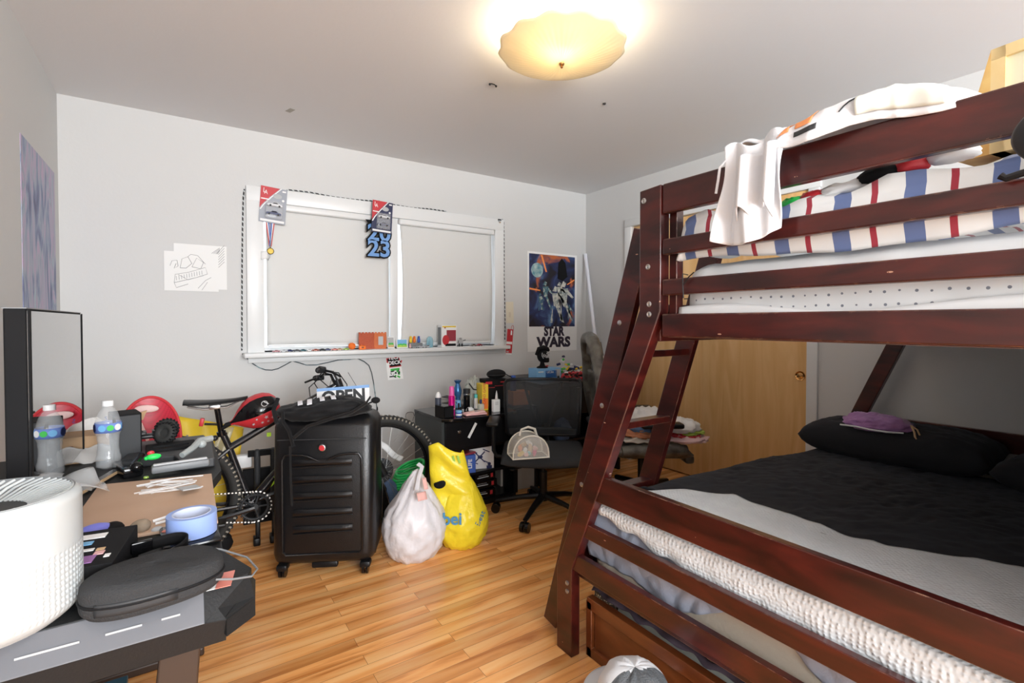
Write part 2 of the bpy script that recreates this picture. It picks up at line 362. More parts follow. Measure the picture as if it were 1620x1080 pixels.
# trundle drawer front
td = thing('trundle_drawer', 'reddish brown wooden underbed drawer with a framed front, pushed under the bunk bed', 'drawer', (1.215, 0, 0))
pn = B(); pn.box((.012, .64, .095), (.012, 1.3, .15)); pn.build('front_panel', wood_b, td, smooth=False)
b = B(); b.box((.008, .64, .192), (.03, 1.36, .042), bev=.002).box((.008, .64, .018), (.03, 1.36, .034), bev=.002).box((.008, 1.31, .1), (.03, .028, .2), bev=.002).box((.008, -.03, .1), (.03, .028, .2), bev=.002)
b.build('front_frame', wood_b, td, smooth=False)
B().box((.9, .64, .03), (1.75, 1.3, .015)).box((.9, 1.29, .1), (1.75, .015, .14)).box((.9, -.01, .1), (1.75, .015, .14)).build('drawer_box', 'brown', td, smooth=False)
# upper bunk mattress
m = mat('dotted_sheet', (.80, .80, .80), .85); n = N(m); tc = n.n('TexCoord').outputs['Object']
vo = n.n('TexVoronoi', {'Vector': n.n('Mapping', {'Vector': tc, 'Scale': (36, 38, 38)}).outputs[0], 'Scale': 1, 'Randomness': .15}).outputs['Distance']
n.base(n.mix(n.math('LESS_THAN', vo, .115), (.80, .80, .80), (.22, .23, .27)))
def rbox_cloth(x0, x1, y0, y1, z0, z1, r=.05, amp=.008, sc=7, seed=0, nx=40, ny=40):
    """soft rounded box, wrinkled"""
    b = B(); bm = b.bm
    bmesh.ops.create_cube(bm, size=2); bmesh.ops.subdivide_edges(bm, edges=bm.edges[:], cuts=38, use_grid_fill=True)
    h = V(((x1-x0)/2, (y1-y0)/2, (z1-z0)/2)); c = V(((x0+x1)/2, (y0+y1)/2, (z0+z1)/2))
    for v in bm.verts:
        p = V((v.co.x*h.x, v.co.y*h.y, v.co.z*h.z)); q = V((max(-h.x+r, min(h.x-r, p.x)), max(-h.y+r, min(h.y-r, p.y)), max(-h.z+r, min(h.z-r, p.z))))
        d = p-q
        if d.length > 1e-6: p = q + d.normalized()*r
        nrm = (d.normalized() if d.length > 1e-6 else V((0, 0, 1)))
        w = amp*(ridge(p.x+seed, p.y*1.3, p.z*2, sc)*.6+.5*nz(p.x, p.y+seed, p.z, sc*2.3))
        v.co = c + p + nrm*w
    return b
um = rbox_cloth(.060, 1.98, -.0, .918, 1.178, 1.365, .05, .005).build('mattress', m, None, sub=0, ang=0)
um.name = 'mattress'; um.location = (1.15, 0, 0)
tag(um, 'narrow upper bunk mattress in a white sheet with small grey dots', 'mattress')
# plain white mattress protector strip tucked below the dotted sheet is part of the mattress
def f(u, v):
    y = .02+.90*u; z = 1.19+.05*v + .012*sin(u*9)*v
    return (.047-.004*sin(pi*v)-.002*nz(y*9, z*9), y, z)
B().grid(f, 60, 6).build('mattress_pad', 'white', um, solid=.002, ang=0)
# striped comforter
m = mat('striped_cotton', (.8, .8, .79), .85, sheen=.2); n = N(m); tc = n.n('TexCoord').outputs['Object']
yy = n.n('SeparateXYZ', {0: tc}).outputs[1]; fr = n.math('FRACT', n.math('MULTIPLY', n.math('ADD', yy, 10.016), 1/.128))
band = lambda a, c: n.math('MULTIPLY', n.math('GREATER_THAN', fr, a), n.math('LESS_THAN', fr, c))
n.base(n.mix(band(.62, .71), n.mix(band(.0, .26), (.8, .8, .79), (.13, .18, .36)), (.36, .03, .05)))
def f(u, v):   # v: 0 hem at the side, .3 top edge, then across the bed
    y = .920-.912*u
    hem = 1.368+.012*sin(u*7+1)+.01*nz(u*6, 3)
    top = 1.455+.012*sin(min(1, u*2)*pi*.5)+.012*nz(u*5, 1.7)+.025*u
    top += .040*max(0, 1-abs(u-.10)/.13)
    end = max(0, 1-u/.045)
    if v < .3:
        k = v/.3; x = .05-.014*sin(pi*k) + .003*nz(y*14, k*4); z = hem+(top-hem)*k
    else:
        k = (v-.3)/.7; x = .05+1.2*k; z = top+.03*sin(min(1, k*6)*pi/2)+.03*nz(x*4, y*4, 2)+.012*ridge(x, y, 1, 8)
        if v < .36: x -= .006
    z -= end*end*end*.09*(1 if v >= .3 else v/.3)
    return (x, y, z)
c = B().grid(f, 110, 50).build('comforter', m, None, solid=.006, ang=0); c.location = (1.15, 0, 0)
tag(c, 'white comforter with blue bands and thin red stripes on the upper bunk', 'comforter')
# ---------------- lower bunk bedding
mat('beige_ticking', (.5, .44, .36), .85, bump=(90, .2))
lm = rbox_cloth(.068, 1.98, 0, 1.30, .315, .50, .04, .003).build('mattress', 'beige_ticking', None, ang=0); lm.location = (1.15, 0, 0)
tag(lm, 'wide beige mattress on the lower bunk', 'mattress')
mat('blue_grey_cotton', (.34, .37, .46), .85, sheen=.1, bump=(120, .15))
def f(u, v):
    y = 1.335-1.33*u
    hem = .37+.0*u
    # the sheet bellies out below the second rail near the far post, is tucked in mid way and hangs again nearer
    hang = (.5+.5*cos(pi*(u-.26)/.26))**.6 if u < .52 else 0
    hang = max(hang, min(1, max(0, (u-.50)/.14))**.7)
    if u < .26: hang = max(hang, .85*min(1, u/.02))
    hem = .505-.16*hang
    top = .548-.03*max(0, 1-u/.08)
    if v < .4:
        k = v/.4; z = hem+(top-hem)*k
        x = .058-.014*sin(pi*k)*hang + .006*nz(y*16, k*2)*hang + .010*ridge(y*1.0, z*.7+y*.3, 4, 17)*hang
    else:
        k = (v-.4)/.6; x = .058+.45*k; z = top+.012*sin(min(1, k*7)*pi/2)-.02*max(0, k-.1)+.004*ridge(x, y*.7, 0, 9)*min(1, k*6)-.05*max(0, 1-u/.05)
    return (x, y, z)
c = B().grid(f, 150, 60).build('flat_sheet', 'blue_grey_cotton', None, solid=.003, ang=0); c.location = (1.15, 0, 0)
tag(c, 'rumpled blue-grey bed sheet spilling over the foot of the lower bunk', 'bed sheet')
m = mat('popcorn_throw', (.74, .78, .80), .95, sheen=.4); n = N(m); tc = n.n('TexCoord').outputs['Object']
vo = n.n('TexVoronoi', {'Vector': n.n('Mapping', {'Vector': tc, 'Scale': (1, 1, 1), 'Rotation': (0, 0, .78)}).outputs[0], 'Scale': 105, 'Randomness': .35}, feature='SMOOTH_F1').outputs['Distance']
bp = n.n('Bump', {'Height': vo, 'Strength': .9, 'Distance': .006}, invert=True); n.link(bp.outputs[0], 'Normal')
n.base(n.mix(n.n('TexNoise', {'Vector': tc, 'Scale': 14.0}).outputs['Fac'], (.80, .83, .85), (.64, .68, .71)))
def edge(y):
    pts = [(-.1, .72), (.2, .64), (.31, .58), (.54, .43), (.82, .44), (1.0, .46), (1.14, .36), (1.25, .15), (1.3, .06)]
    for (a, p), (b_, q) in zip(pts, pts[1:]):
        if a <= y <= b_: return p+(q-p)*(y-a)/(b_-a)
    return pts[-1][1] if y > 1.3 else pts[0][1]
def f(u, v):
    y = 1.235-1.23*u; E = edge(y)+.01*nz(y*12, 5)
    hem = .545-.065*min(1, u*3.2)+.008*sin(u*60)+.012*nz(y*7, 2)
    top = .572+.008*nz(y*5, 1)
    if v < .32:
        k = v/.32; z = hem+(top-hem)*k; x = .046-.008*sin(pi*k)+.003*nz(y*20, z*20)
    else:
        k = (v-.32)/.68; x = .046+(E-.046)*k; z = top+.018*sin(min(1, k*5)*pi/2)+.006*ridge(x, y, 0, 7)*min(1, k*4)
    return (x, y, z)
c = B().grid(f, 150, 50).build('throw_blanket', m, None, solid=.008, ang=0); c.location = (1.15, 0, 0)
tag(c, 'pale textured throw blanket laid along the foot of the lower bunk', 'blanket')
m = mat('charcoal_cotton', (.011, .0115, .015), .9, sheen=.06, bump=(9, .5, 6))
m.node_tree.nodes['Principled BSDF'].inputs['Sheen Tint'].default_value = (.4, .45, .6, 1)
def f(u, v):
    y = 1.365-1.36*u; E = edge(y)-.05
    if y > 1.14: E = max(.28, E)
    x = E+(1.78-E)*v; e0 = max(0, 1-u/.10)
    wr = ridge(x*.7+y*.6, y*1.2, 0, 11)*.009*(.5+nz(x*3, y*3)) + ridge(x+y*.4, y, 3, 24)*.006*max(0, sin(v*3))
    z = .572+.012*sin(v*3)+wr-.075*e0**2-.055*v+.012*nz(x*3, y*3, 1)
    z += .014*max(0, 1-abs(v)/.02)
    return (x, y, z)
c = B().grid(f, 160, 120).build('duvet', m, None, solid=.008, ang=0); c.location = (1.15, 0, 0)
tag(c, 'charcoal duvet with fine wrinkles covering the lower bunk', 'duvet')
def pillow(loc, sz, rz, seed, lab, rx=0, mt='charcoal_cotton'):
    def d(p, nn):
        k = max(abs(nn.x), abs(nn.y)); 
        return p + V((0, 0, 0.006*ridge(nn.x*2+seed, nn.y*3, nn.z, 3)))
    b = B(); a, c_, h = sz
    def g(u, v, top=1):
        x, y = 2*u-1, 2*v-1; k = (max(0, (1-x**4))*max(0, (1-y**4)))**.42
        px, py = x*a*(1-.06*(1-abs(y))*0), y*c_*(1-.05*cos(x*pi/2)*0)
        w = .010*ridge(x*1.3+seed, y*1.7, 2, 2.2)+.006*ridge(x+seed, y*2.5, 7, 5)
        return (px, py, top*(h*k+w*k))
    b.grid(lambda u, v: g(u, v, 1), 44, 44).grid(lambda u, v: g(u, v, -1), 44, 44)
    bmesh.ops.remove_doubles(b.bm, verts=b.bm.verts, dist=.0005)
    o = b.build('pillow', mt, None, ang=0, loc=loc, rot=(rx, 0, rz)); tag(o, lab, 'pillow'); return o
pillow((2.90, .96, .615), (.20, .37, .085), R(2), 1, 'long charcoal pillow under the purple shorts at the head of the lower bunk')
pillow((2.86, .22, .60), (.22, .34, .075), R(-6), 2, 'charcoal pillow beside the long one, nearer the right picture edge')
# ---------------- ceiling lamp
m = mat('alabaster_glass', (.88, .78, .55), .25); nt = m.node_tree; out = nt.nodes['Material Output']
tr = nt.nodes.new('ShaderNodeBsdfTranslucent'); tr.inputs[0].default_value = (.96, .87, .66, 1)
ge = nt.nodes.new('ShaderNodeBsdfTransparent'); ge.inputs[0].default_value = (1, .93, .78, 1)
a = nt.nodes.new('ShaderNodeMixShader'); a.inputs[0].default_value = .16; b_ = nt.nodes.new('ShaderNodeMixShader'); b_.inputs[0].default_value = .03
nt.links.new(nt.nodes['Principled BSDF'].outputs[0], a.inputs[1]); nt.links.new(tr.outputs[0], a.inputs[2]); nt.links.new(a.outputs[0], b_.inputs[1]); nt.links.new(ge.outputs[0], b_.inputs[2]); nt.links.new(b_.outputs[0], out.inputs[0])
lx, ly = 1.36, 1.652
t = thing('ceiling_lamp', 'flush ceiling lamp with a scalloped cream glass dish, lit', 'ceiling lamp', (lx, ly, ZC))
def f(u, v):
    a = 2*pi*u; r = .266*v; sc = 1+.022*v**6*cos(13*a)
    z = -.128 + .055*v**2.2 + .003*cos(13*a)*v**5 + .0012*cos(52*a)*v*(1-v)*2
    return (r*sc*cos(a), r*sc*sin(a), z)
B().grid(f, 208, 22, cu=True).build('lamp_shade', m, t, solid=.004, ang=0)
B().lathe([(0, 0), (.075, 0), (.078, -.012), (.06, -.022), (0, -.022)]).build('ceiling_plate', 'white', t)
B().cyl((0, 0, -.02), (0, 0, -.145), .004).build('rod', 'brass', t)
B().lathe([(0, -.152), (.004, -.150), (.006, -.146), (.004, -.142), (.010, -.138), (.012, -.133), (.009, -.128), (0, -.127)]).build('finial', 'brass', t)
bm_ = mat('bulb_glow', (1, .9, .7), .5, emit=(1, .93, .80), es=16)
for i, a in enumerate((.6, .6+pi)):
    p = V((-.06, -.08, -.066)) if i == 0 else V((.07, .10, -.05))
    B().lathe([(0, -.028), (.018, -.022), (.026, -.005), (.022, .012), (.012, .026), (0, .027)], p, 20).build('bulb', bm_, t)
l = bpy.data.lights.new('lamp_light', 'POINT'); l.energy = 17; l.color = (1, .89, .72); l.shadow_soft_size = .05
lo = bpy.data.objects.new('lamp_light', l); COL.objects.link(lo); lo.parent = t; lo.location = (-.045, -.055, -.05)
# little hooks left in the ceiling
t = thing('ceiling_hook', 'small dark double-ended hook screwed in the ceiling left of the lamp', 'hook', (1.355, 2.201, ZC))
B().tube([(-.018, 0, -.006), (-.008, 0, -.002), (.008, 0, -.002), (.018, 0, -.006)], .0025).ball((-.019, 0, -.008), .006, 10).ball((.019, 0, -.008), .006, 10).build('hook_body', 'black_plastic', t)
t = thing('ceiling_hook', 'tiny dark screw stub in the ceiling right of the lamp', 'hook', (1.996, 2.048, ZC))
B().lathe([(0, 0), (.009, 0), (.008, -.006), (0, -.008)]).build('hook_body', 'black_plastic', t)
tag(B().box((.544, 3.131, ZC-.001), (.03, .06, .001), (0, 0, .3)).build('tape_scrap', mat('aged_tape', (.42, .40, .35), .6)), 'short strip of grey tape stuck to the ceiling above the window', 'tape')
# ---------------- pictures on the walls
m = mat('abstract_print', (.3, .3, .5), .5); n = N(m); tc = n.n('TexCoord').outputs['Object']
mp = n.n('Mapping', {'Vector': tc, 'Scale': (1, 3.2, .9)})
w1 = n.n('TexNoise', {'Vector': mp.outputs[0], 'Scale': 2.3, 'Detail': 6, 'Distortion': 2.2}).outputs['Fac']
r1 = n.n('ValToRGB', {'Fac': w1}); e = r1.color_ramp.elements; e[0].color = (.06, .06, .17, 1); e[0].position = .3; e[1].color = (.45, .62, .68, 1); e[1].position = .72
for p_, c_ in ((.42, (.2, .24, .42, 1)), (.5, (.36, .42, .52, 1)), (.58, (.52, .38, .55, 1)), (.64, (.3, .36, .46, 1))): x = e.new(p_); x.color = c_
n.base(r1.outputs[0])
t = thing('wall_poster', 'tall unframed poster of swirling pale blue, mauve and violet streaks on the left wall', 'poster', (XL, 3.16, 1.6))
B().box((.001, .0, .0), (.002, .66, .76)).build('print', m, t, smooth=False)
pap = MATS['paper']
def sketch(loc, w, h, lab, seed, strokes):
    t = thing('pencil_drawing', lab, 'drawing', loc)
    B().box((0, 0, 0), (w, .001, h)).build('sheet', pap, t, smooth=False)
    b = B()
    for s in strokes: b.tube([(x, -.0008, z) for x, z in s], .0016, 4)
    b.build('pencil_lines', mat('graphite%d' % seed, (.30, .30, .31), .6), t)
rnd = random.Random(3)
st = [[(-.01+.05*k+.002*i, -.075+.018*k+.01*i) for k in range(4)] for i in range(4)]
st = [[(.0+.01*i, -.12+.02*i), (.045, -.05+.014*i), (.09, .0+.016*i), (.125, .04+.017*i)] for i in range(7)] + [[(.02+.012*i, .03), (.06+.01*i, .09), (.1, .125-.006*i)] for i in range(4)]
sketch((.11, YB-.002, 1.54), .275, .27, 'pencil drawing on white paper, the upper right of two overlapping sheets', 0, st)
st = [[(-.09, -.07), (-.085, -.02), (-.02, -.005), (.07, .03), (.08, -.01), (.02, -.035), (-.09, -.07)], [(-.11, .03), (-.1, .06), (-.075, .065), (-.07, .03), (-.09, .015), (-.08, .045)], [(-.06, .02), (-.05, .075), (-.02, .09), (.0, .05), (-.03, .02), (-.06, .02)],
      [(.0, .03), (.025, .085), (.06, .06), (.045, .02), (.0, .03)], [(-.02, .09), (-.005, .105), (.03, .1), (.07, .05)], [(-.07, -.02), (-.02, -.05), (.06, -.02)], [(-.09, -.07), (-.08, -.1), (-.02, -.075)]]
st += [[(-.08+.013*i, -.03+.004*i), (-.078+.013*i, -.055+.004*i)] for i in range(11)] + [[(.03, -.1), (.07, -.05), (.1, -.03)], [(.05, -.11), (.08, -.06)]]
sketch((.063, YB-.0045, 1.508), .278, .235, 'pencil drawing on white paper, the lower left of two overlapping sheets', 1, st)
# film poster with a generic space scene
m = mat('space_print', (.01, .01, .03), .4); n = N(m); tc = n.n('TexCoord').outputs['Object']
n1 = n.n('TexNoise', {'Vector': tc, 'Scale': 5.5, 'Detail': 7, 'Distortion': .8}).outputs['Fac']; n2 = n.n('TexNoise', {'Vector': n.n('Mapping', {'Vector': tc, 'Location': (4, 4, 4)}).outputs[0], 'Scale': 4, 'Detail': 6, 'Distortion': 1}).outputs['Fac']
r1 = n.n('ValToRGB', {'Fac': n1}); e = r1.color_ramp.elements; e[0].color = (.006, .005, .012, 1); e[0].position = .40; e[1].color = (.12, .26, .45, 1); e[1].position = .72; x = e.new(.55); x.color = (.015, .03, .12, 1)
r2 = n.n('ValToRGB', {'Fac': n2}); e = r2.color_ramp.elements; e[0].color = (0, 0, 0, 1); e[0].position = .60; e[1].color = (1, 1, 1, 1); e[1].position = .68
n.base(n.mix(r2.outputs[0], r1.outputs[0], (.5, .13, .04)))
t = thing('wall_poster', 'white bordered space adventure poster, dark picture above a black two line title', 'poster', (2.865, YB, 1.385))
B().box((0, -.001, 0), (.58, .002, .90)).build('sheet', pap, t, smooth=False)
B().box((-.005, -.003, .103), (.535, .002, .655)).build('print', m, t, smooth=False)
b = B(); b.lathe([(0, .0006), (.066, .0006), (.066, 0)], (-.185, -.004, .285), 40, (pi/2, 0, 0)); b.build('planet', mat('planet_print', (.12, .3, .36), .5, var=(16, (.5, .62, .6), .4, .6)), t)
b = B(); b.poly([(-.145, -.004, .425), (-.125, -.004, .425), (-.072, -.004, .275), (-.088, -.004, .272)], (0, -.0006, 0)); b.poly([(-.27, -.004, .125), (-.27, -.004, .108), (-.15, -.004, .098), (-.15, -.004, .108)], (0, -.0006, 0)); b.poly([(.255, -.004, .222), (.255, -.004, .208), (.17, -.004, .165), (.165, -.004, .172)], (0, -.0006, 0))
b.build('light_beams', mat('beam_print', (.95, .3, .08), .5), t)
b = B(); rnd = random.Random(8)
def figure(b, x, z, h, lean):   # loose upright brush marks, no person in particular
    w = h*.13
    b.poly([(x-w*.5, -.0045, z+h*.45), (x-w, -.0045, z+h*.8), (x+w, -.0045, z+h*.82), (x+w*.6, -.0045, z+h*.45)], (0, -.0005, 0))
    b.poly([(x-w*.8, -.0045, z+h*.46), (x-w-lean, -.0045, z), (x-w*.4-lean, -.0045, z)], (0, -.0005, 0)); b.poly([(x-w*.1, -.0045, z+h*.46), (x+w*1.6, -.0045, z+.01), (x+w*2.3, -.0045, z+.0), (x+w*.7, -.0045, z+h*.46)], (0, -.0005, 0))
    b.poly([(x-w*.9, -.0045, z+h*.86), (x-w*.2, -.0045, z+h), (x+w*.5, -.0045, z+h*.95), (x+w*.2, -.0045, z+h*.84)], (0, -.0005, 0)); b.poly([(x+w, -.0045, z+h*.78), (x+w*2.4, -.0045, z+h*.6), (x+w*2.1, -.0045, z+h*.56), (x+w*.7, -.0045, z+h*.68)], (0, -.0005, 0))
figure(b, .03, -.19, .34, .02); figure(b, .13, -.17, .37, 0); figure(b, .075, -.05, .24, -.02)
b.build('pale_brush_marks', mat('print_pale', (.62, .62, .56), .6, var=(30, (.25, .3, .3), .45, .6)), t)
b = B(); figure(b, -.09, -.07, .26, .02); figure(b, .195, -.16, .14, .0); figure(b, -.15, -.08, .16, 0); b.build('teal_brush_marks', mat('print_teal', (.06, .16, .2), .6, var=(40, (.45, .5, .45), .5, .62)), t)
b = B(); b.poly([(.05, -.0045, .22), (.06, -.0045, .36), (.1, -.0045, .41), (.145, -.0045, .37), (.17, -.0045, .24), (.11, -.0045, .2)], (0, -.0005, 0)); b.build('dark_brush_mark', 'black_matte', t)
tm = mat('title_black', (.02, .012, .03), .6)
text('title_text', 'STAR', .115, tm, t, (.012, -.003, -.272), ext=.0004, sx=.86, bold=.0065)
text('title_text', 'WARS', .125, tm, t, (.012, -.003, -.372), ext=.0004, sx=1.12, bold=.0065)
# small things taped to the wall
t = thing('wall_note', 'short piece of yellowed paper taped to the wall right of the window', 'paper note', (2.386, YB-.001, 1.285))
B().box((0, 0, 0), (.078, .001, .185), (0, -.03, 0)).build('sheet', mat('yellowed_paper', (.74, .68, .54), .8), t, smooth=False)
B().box((.0, -.001, -.02), (.022, .0006, .045)).build('stain', mat('note_stain', (.66, .58, .46), .8), t)
t = thing('bookmark', 'red and white bookmark strip hanging on the wall beside the window sill', 'bookmark', (2.384, YB-.002, 1.04), rot=(0, R(5), 0))
b = B(); b.m(0).box((0, 0, -.01), (.062, .001, .22)); b.m(1).box((-.002, -.001, -.02), (.058, .001, .022)).box((0, -.001, -.115), (.06, .001, .012)).box((.012, -.001, .07), (.014, .001, .04)); b.m(2).ball((-.005, -.001, -.06), (.02, .0008, .02), 10)
b.m(3).box((-.014, -.001, -.098), (.022, .001, .012)); b.build('strip', ['red', 'paper', 'black_matte', 'light_grey'], t)
B().tube([(.02+.012*cos(a), -.001, .11+.025*sin(a)) for a in [2*pi*i/16 for i in range(16)]], .0018, 6, closed=True).build('loop', 'red', t)
t = thing('sticker_sheet', 'torn white sticker with red edged slogan on the wall under the window', 'sticker', (1.345, YB-.001, .85), rot=(0, R(-4), 0))
b = B(); b.m(0).poly([(-.065, 0, .05), (.05, 0, .04), (.062, 0, -.085), (-.06, 0, -.08)], (0, .0006, 0)); b.m(1).poly([(-.062, -.001, .085), (.038, -.001, .085), (.042, -.001, .06), (.062, -.001, .055), (.048, -.001, .03), (.052, -.001, .012), (-.042, -.001, .012), (-.044, -.001, .045), (-.06, -.001, .052)], (0, .0008, 0))
b.m(2).box((0, -.001, -.006), (.07, .001, .016)); b.m(3)
rnd = random.Random(5)
for i in range(14): b.m(rnd.choice((3, 3, 2, 4))).box((rnd.uniform(-.045, .045), -.001, rnd.uniform(-.07, -.015)), (rnd.uniform(.01, .03), .001, rnd.uniform(.006, .014)), (0, rnd.uniform(-.8, .8), 0))
b.build('backing', ['paper', 'red', 'green', 'dark_grey', 'light_grey'], t)
B().poly([(-.055, -.0018, .08), (.034, -.0018, .08), (.036, -.0018, .058), (.05, -.0018, .054), (.044, -.0018, .018), (-.036, -.0018, .018), (-.04, -.0018, .05), (-.052, -.0018, .056)], (0, .0006, 0)).build('slogan_panel', 'black_matte', t)
text('slogan_text', 'TECH\nDECK', .038, 'white', t, (0, -.0022, .064), ext=.0003, bold=.0012)
# string of lights round the window
m = mat('cable_black_white', (.01, .01, .012), .5); n = N(m); tc = n.n('TexCoord').outputs['Object']; sp = n.n('SeparateXYZ', {0: tc}).outputs
q = n.math('FRACT', n.math('MULTIPLY', n.math('ADD', n.math('ADD', sp[0], sp[2]), 5), 1/.034))
n.base(n.mix(n.math('LESS_THAN', q, .33), (.01, .01, .012), (.62, .66, .66)))
t = thing('string_lights', 'thin black and white string light cable running round the window frame', 'string lights', (0, 0, 0))
yy = YB-.006
P0 = [(.326, yy, 1.02), (.329, yy, 1.3), (.332, yy, 1.55), (.337, yy, 1.8), (.343, yy, 2.0), (.349, yy-.0, 2.05)]
B().tube(P0, .0042, 6).build('cable', m, t)
B().tube([(.60+.0*i, yy, 2.084) if i == 0 else (.60+(1.17*i/8), yy, 2.082+.006*sin(i*1.9)) for i in range(9)], .0042, 6).build('cable', m, t)
B().tube([(2.30, yy-.01, 2.083), (2.322, yy, 2.07), (2.326, yy, 1.8), (2.324, yy, 1.6), (2.330, yy, 1.4), (2.334, yy, 1.2), (2.331, yy, 1.05)], .0036, 6).build('cable', m, t)
B().tube([(2.334, yy-.003, 1.2), (2.345, yy-.003, 1.1), (2.34, yy-.003, 1.03)], .0015, 5).build('wire', 'mid_grey', t)
low = [(.328, 1.00), (.35, .975), (.387, .933), (.425, .905), (.461, .889), (.50, .885), (.537, .893), (.58, .915), (.625, .940), (.67, .925), (.714, .908), (.78, .906), (.86, .92), (.93, .934), (1.0, .934), (1.06, .940), (1.11, .915), (1.145, .885), (1.165, .83), (1.18, .75), (1.193, .65), (1.205, .55), (1.212, .45), (1.218, .3)]
sm = []
for (a, b_), (c_, d_) in zip(low, low[1:]): sm += [(a+(c_-a)*k/3, yy, b_+(d_-b_)*k/3) for k in range(3)]
B().tube(sm, .0034, 6).build('sagging_cable', mat('cable_grey', (.05, .07, .08), .5, var=(9, (.25, .36, .4), .48, .55)), t)
B().ball((1.204, yy-.004, .56), (.006, .006, .018), 10).build('connector', 'black_plastic', t)
t = thing('cable_clip', 'small green and silver clip on the top right of the window casing', 'clip', (2.265, YB-.024, 2.065))
b = B(); b.m(0).box((0, -.004, .004), (.03, .008, .012)); b.m(1).box((.0, -.005, -.008), (.02, .008, .014)); b.m(2).ball((.004, -.006, -.018), .006, 8); b.build('clip_body', ['dark_grey', 'light_grey', 'tan'], t)
# ---------------- things on the window casing
def toy_car(parent, c, L, mb, sc=1, rz=0, glass='black_gloss', name='car_body'):
    M = Matrix.Translation(V(c)) @ Matrix.Rotation(rz, 4, 'Z') if not isinstance(c, Matrix) else c
    b = B(); h = L*.3; w = L*.42
    pr = [(-.5, .12), (-.5, .5), (-.42, .62), (-.22, .66), (-.1, 1), (.16, 1), (.3, .66), (.46, .56), (.5, .4), (.5, .12)]
    b.m(0).poly([(x*L, -w/2, z*h) for x, z in pr], (0, w, 0))
    b.m(1).poly([(-.19*L, -w*.51, .66*h), (-.09*L, -w*.51, .92*h), (.14*L, -w*.51, .92*h), (.25*L, -w*.51, .66*h)], (0, w*1.02, 0))
    b.m(2)
    for x in (-.3, .3):
        for s in (-1, 1): b.cyl((x*L, s*w*.42, .14*h*1.2), (x*L, s*w*.54, .14*h*1.2), .22*h*1.1, seg=10)
    b.bm.transform(M); return b.build(name, [mb, glass, 'black_plastic'], parent, smooth=False)
mat('card_grey', (.33, .35, .4), .4); mat('card_navy', (.02, .025, .08), .4); mat('blister', (.8, .82, .85), .08, alpha=.22)
mat('toy_white', (.7, .7, .72), .3); mat('toy_navy', (.04, .05, .13), .3)
def blister_card(x, z, w, h, cm, lab, rz, y):
    t = thing('toy_package', lab, 'toy package', (x, y, z), rot=(0, rz, 0))
    B().box((0, 0, 0), (w, .003, h)).build('card', cm, t, smooth=False)
    B().poly([(-w/2, -.002, h/2), (w*.22, -.002, h/2), (-w*.15, -.002, h*.22), (-w*.42, -.002, -h*.02), (-w/2, -.002, -h*.12)], (0, -.0006, 0)).build('red_corner', 'red', t, smooth=False)
    b = B(); pts = [(w*.24-.0, h/2), (-w*.12, h*.22), (-w*.39, -.02*h), (-w/2, -h*.16)]
    for (a, c_), (d, e_) in zip(pts, pts[1:]): b.poly([(a, -.0026, c_), (a+.008, -.0026, c_), (d+.008, -.0026, e_), (d, -.0026, e_)], (0, -.0005, 0))
    b.box((0, -.003, -h*.44), (w*.9, .001, h*.06)).box((-w*.32, -.003, h*.15), (w*.3, .001, h*.03)).box((w*.38, -.003, h*.43), (w*.14, .001, h*.04)).ball((w*.36, -.003, h*.17), (.008, .001, .008), 10).build('white_print', 'white', t)
    text('letter_print', 'L', h*.19, 'white', t, (-w*.36, -.0032, h*.38), ext=.0003, sx=.8); text('letter_print', 'A', h*.17, 'white', t, (-w*.30, -.0036, h*.335), ext=.0003, sx=.8)
    B().ball((w*.14, -.003, h*.27), (w*.17, .001, h*.07), 14).build('oval_print', 'light_grey', t)
    for k, zz in enumerate((-.0, -.24)): toy_car(t, Matrix.Translation(V((w*.04-.004*k, -.016, h*zz-.012))), w*.56, 'toy_white' if k == 0 else 'toy_navy', name='toy_car_in_blister')
    B().box((w*.04, -.018, -h*.14), (w*.66, .032, h*.5), bev=.008, seg=3).build('blister_bubble', 'blister', t)
blister_card(.513, 1.963, .158, .232, 'card_grey', 'toy car package with red corner at the window top left, above a medal', R(4), YB-.028)
blister_card(1.226, 1.962, .150, .228, 'card_navy', 'toy car package with red corner at the window middle, over blue numerals', R(3), YB-.075)
t = thing('year_sign', 'blue 2023 numeral sign with black outline hanging at the middle of the window', 'sign', (1.213, YB-.045, 1.79))
mat('numeral_blue', (.16, .34, .68), .5)
for nm, zz in (('20', .055), ('23', -.058)):
    text('numeral_outline', nm, .165, 'black_matte', t, (0, 0, zz), ext=.002, bold=.014, sx=1.05); text('numeral_face', nm, .165, 'numeral_blue', t, (0, -.003, zz), ext=.002, bold=.004, sx=1.05)
B().poly([(-.075, .0, .12), (-.1, 0, .15), (-.06, 0, .15), (0, 0, .30), (.06, 0, .15), (.1, 0, .15), (.08, 0, .11)], (0, .002, 0)).build('top_plate', 'black_matte', t, smooth=False)
t = thing('medal', 'bronze medal on a striped ribbon hanging at the top left of the window', 'medal', (.495, YB-.022, 1.665))
b = B()
for k, s in enumerate((-1, 1)):
    for j, mi in enumerate((0, 1, 2)):
        x = s*.018+(j-1)*.007; b.m(mi if s < 0 else 2-mi).poly([(x-.0035, 0-.001*k, .20), (x+.0035, -.001*k, .20), (.0035+(j-1)*.004, -.001*k, .03), (-.0035+(j-1)*.004, -.001*k, .03)], (0, -.001, 0))
b.build('ribbon', ['red', 'white', 'blue'], t, smooth=False)
B().lathe([(0, .002), (.017, .002), (.019, .004), (.021, .003), (.021, -.003), (0, -.003)], (0, -.003, -.0), 24, (pi/2, 0, 0)).ball((0, -.003, .024), .004, 8).build('disc', mat('old_bronze', (.22, .15, .03), .35, .8), t)
t = thing('cord_tag', 'white curled paper tag dangling below the medal', 'tag', (.46, YB-.02, 1.632))
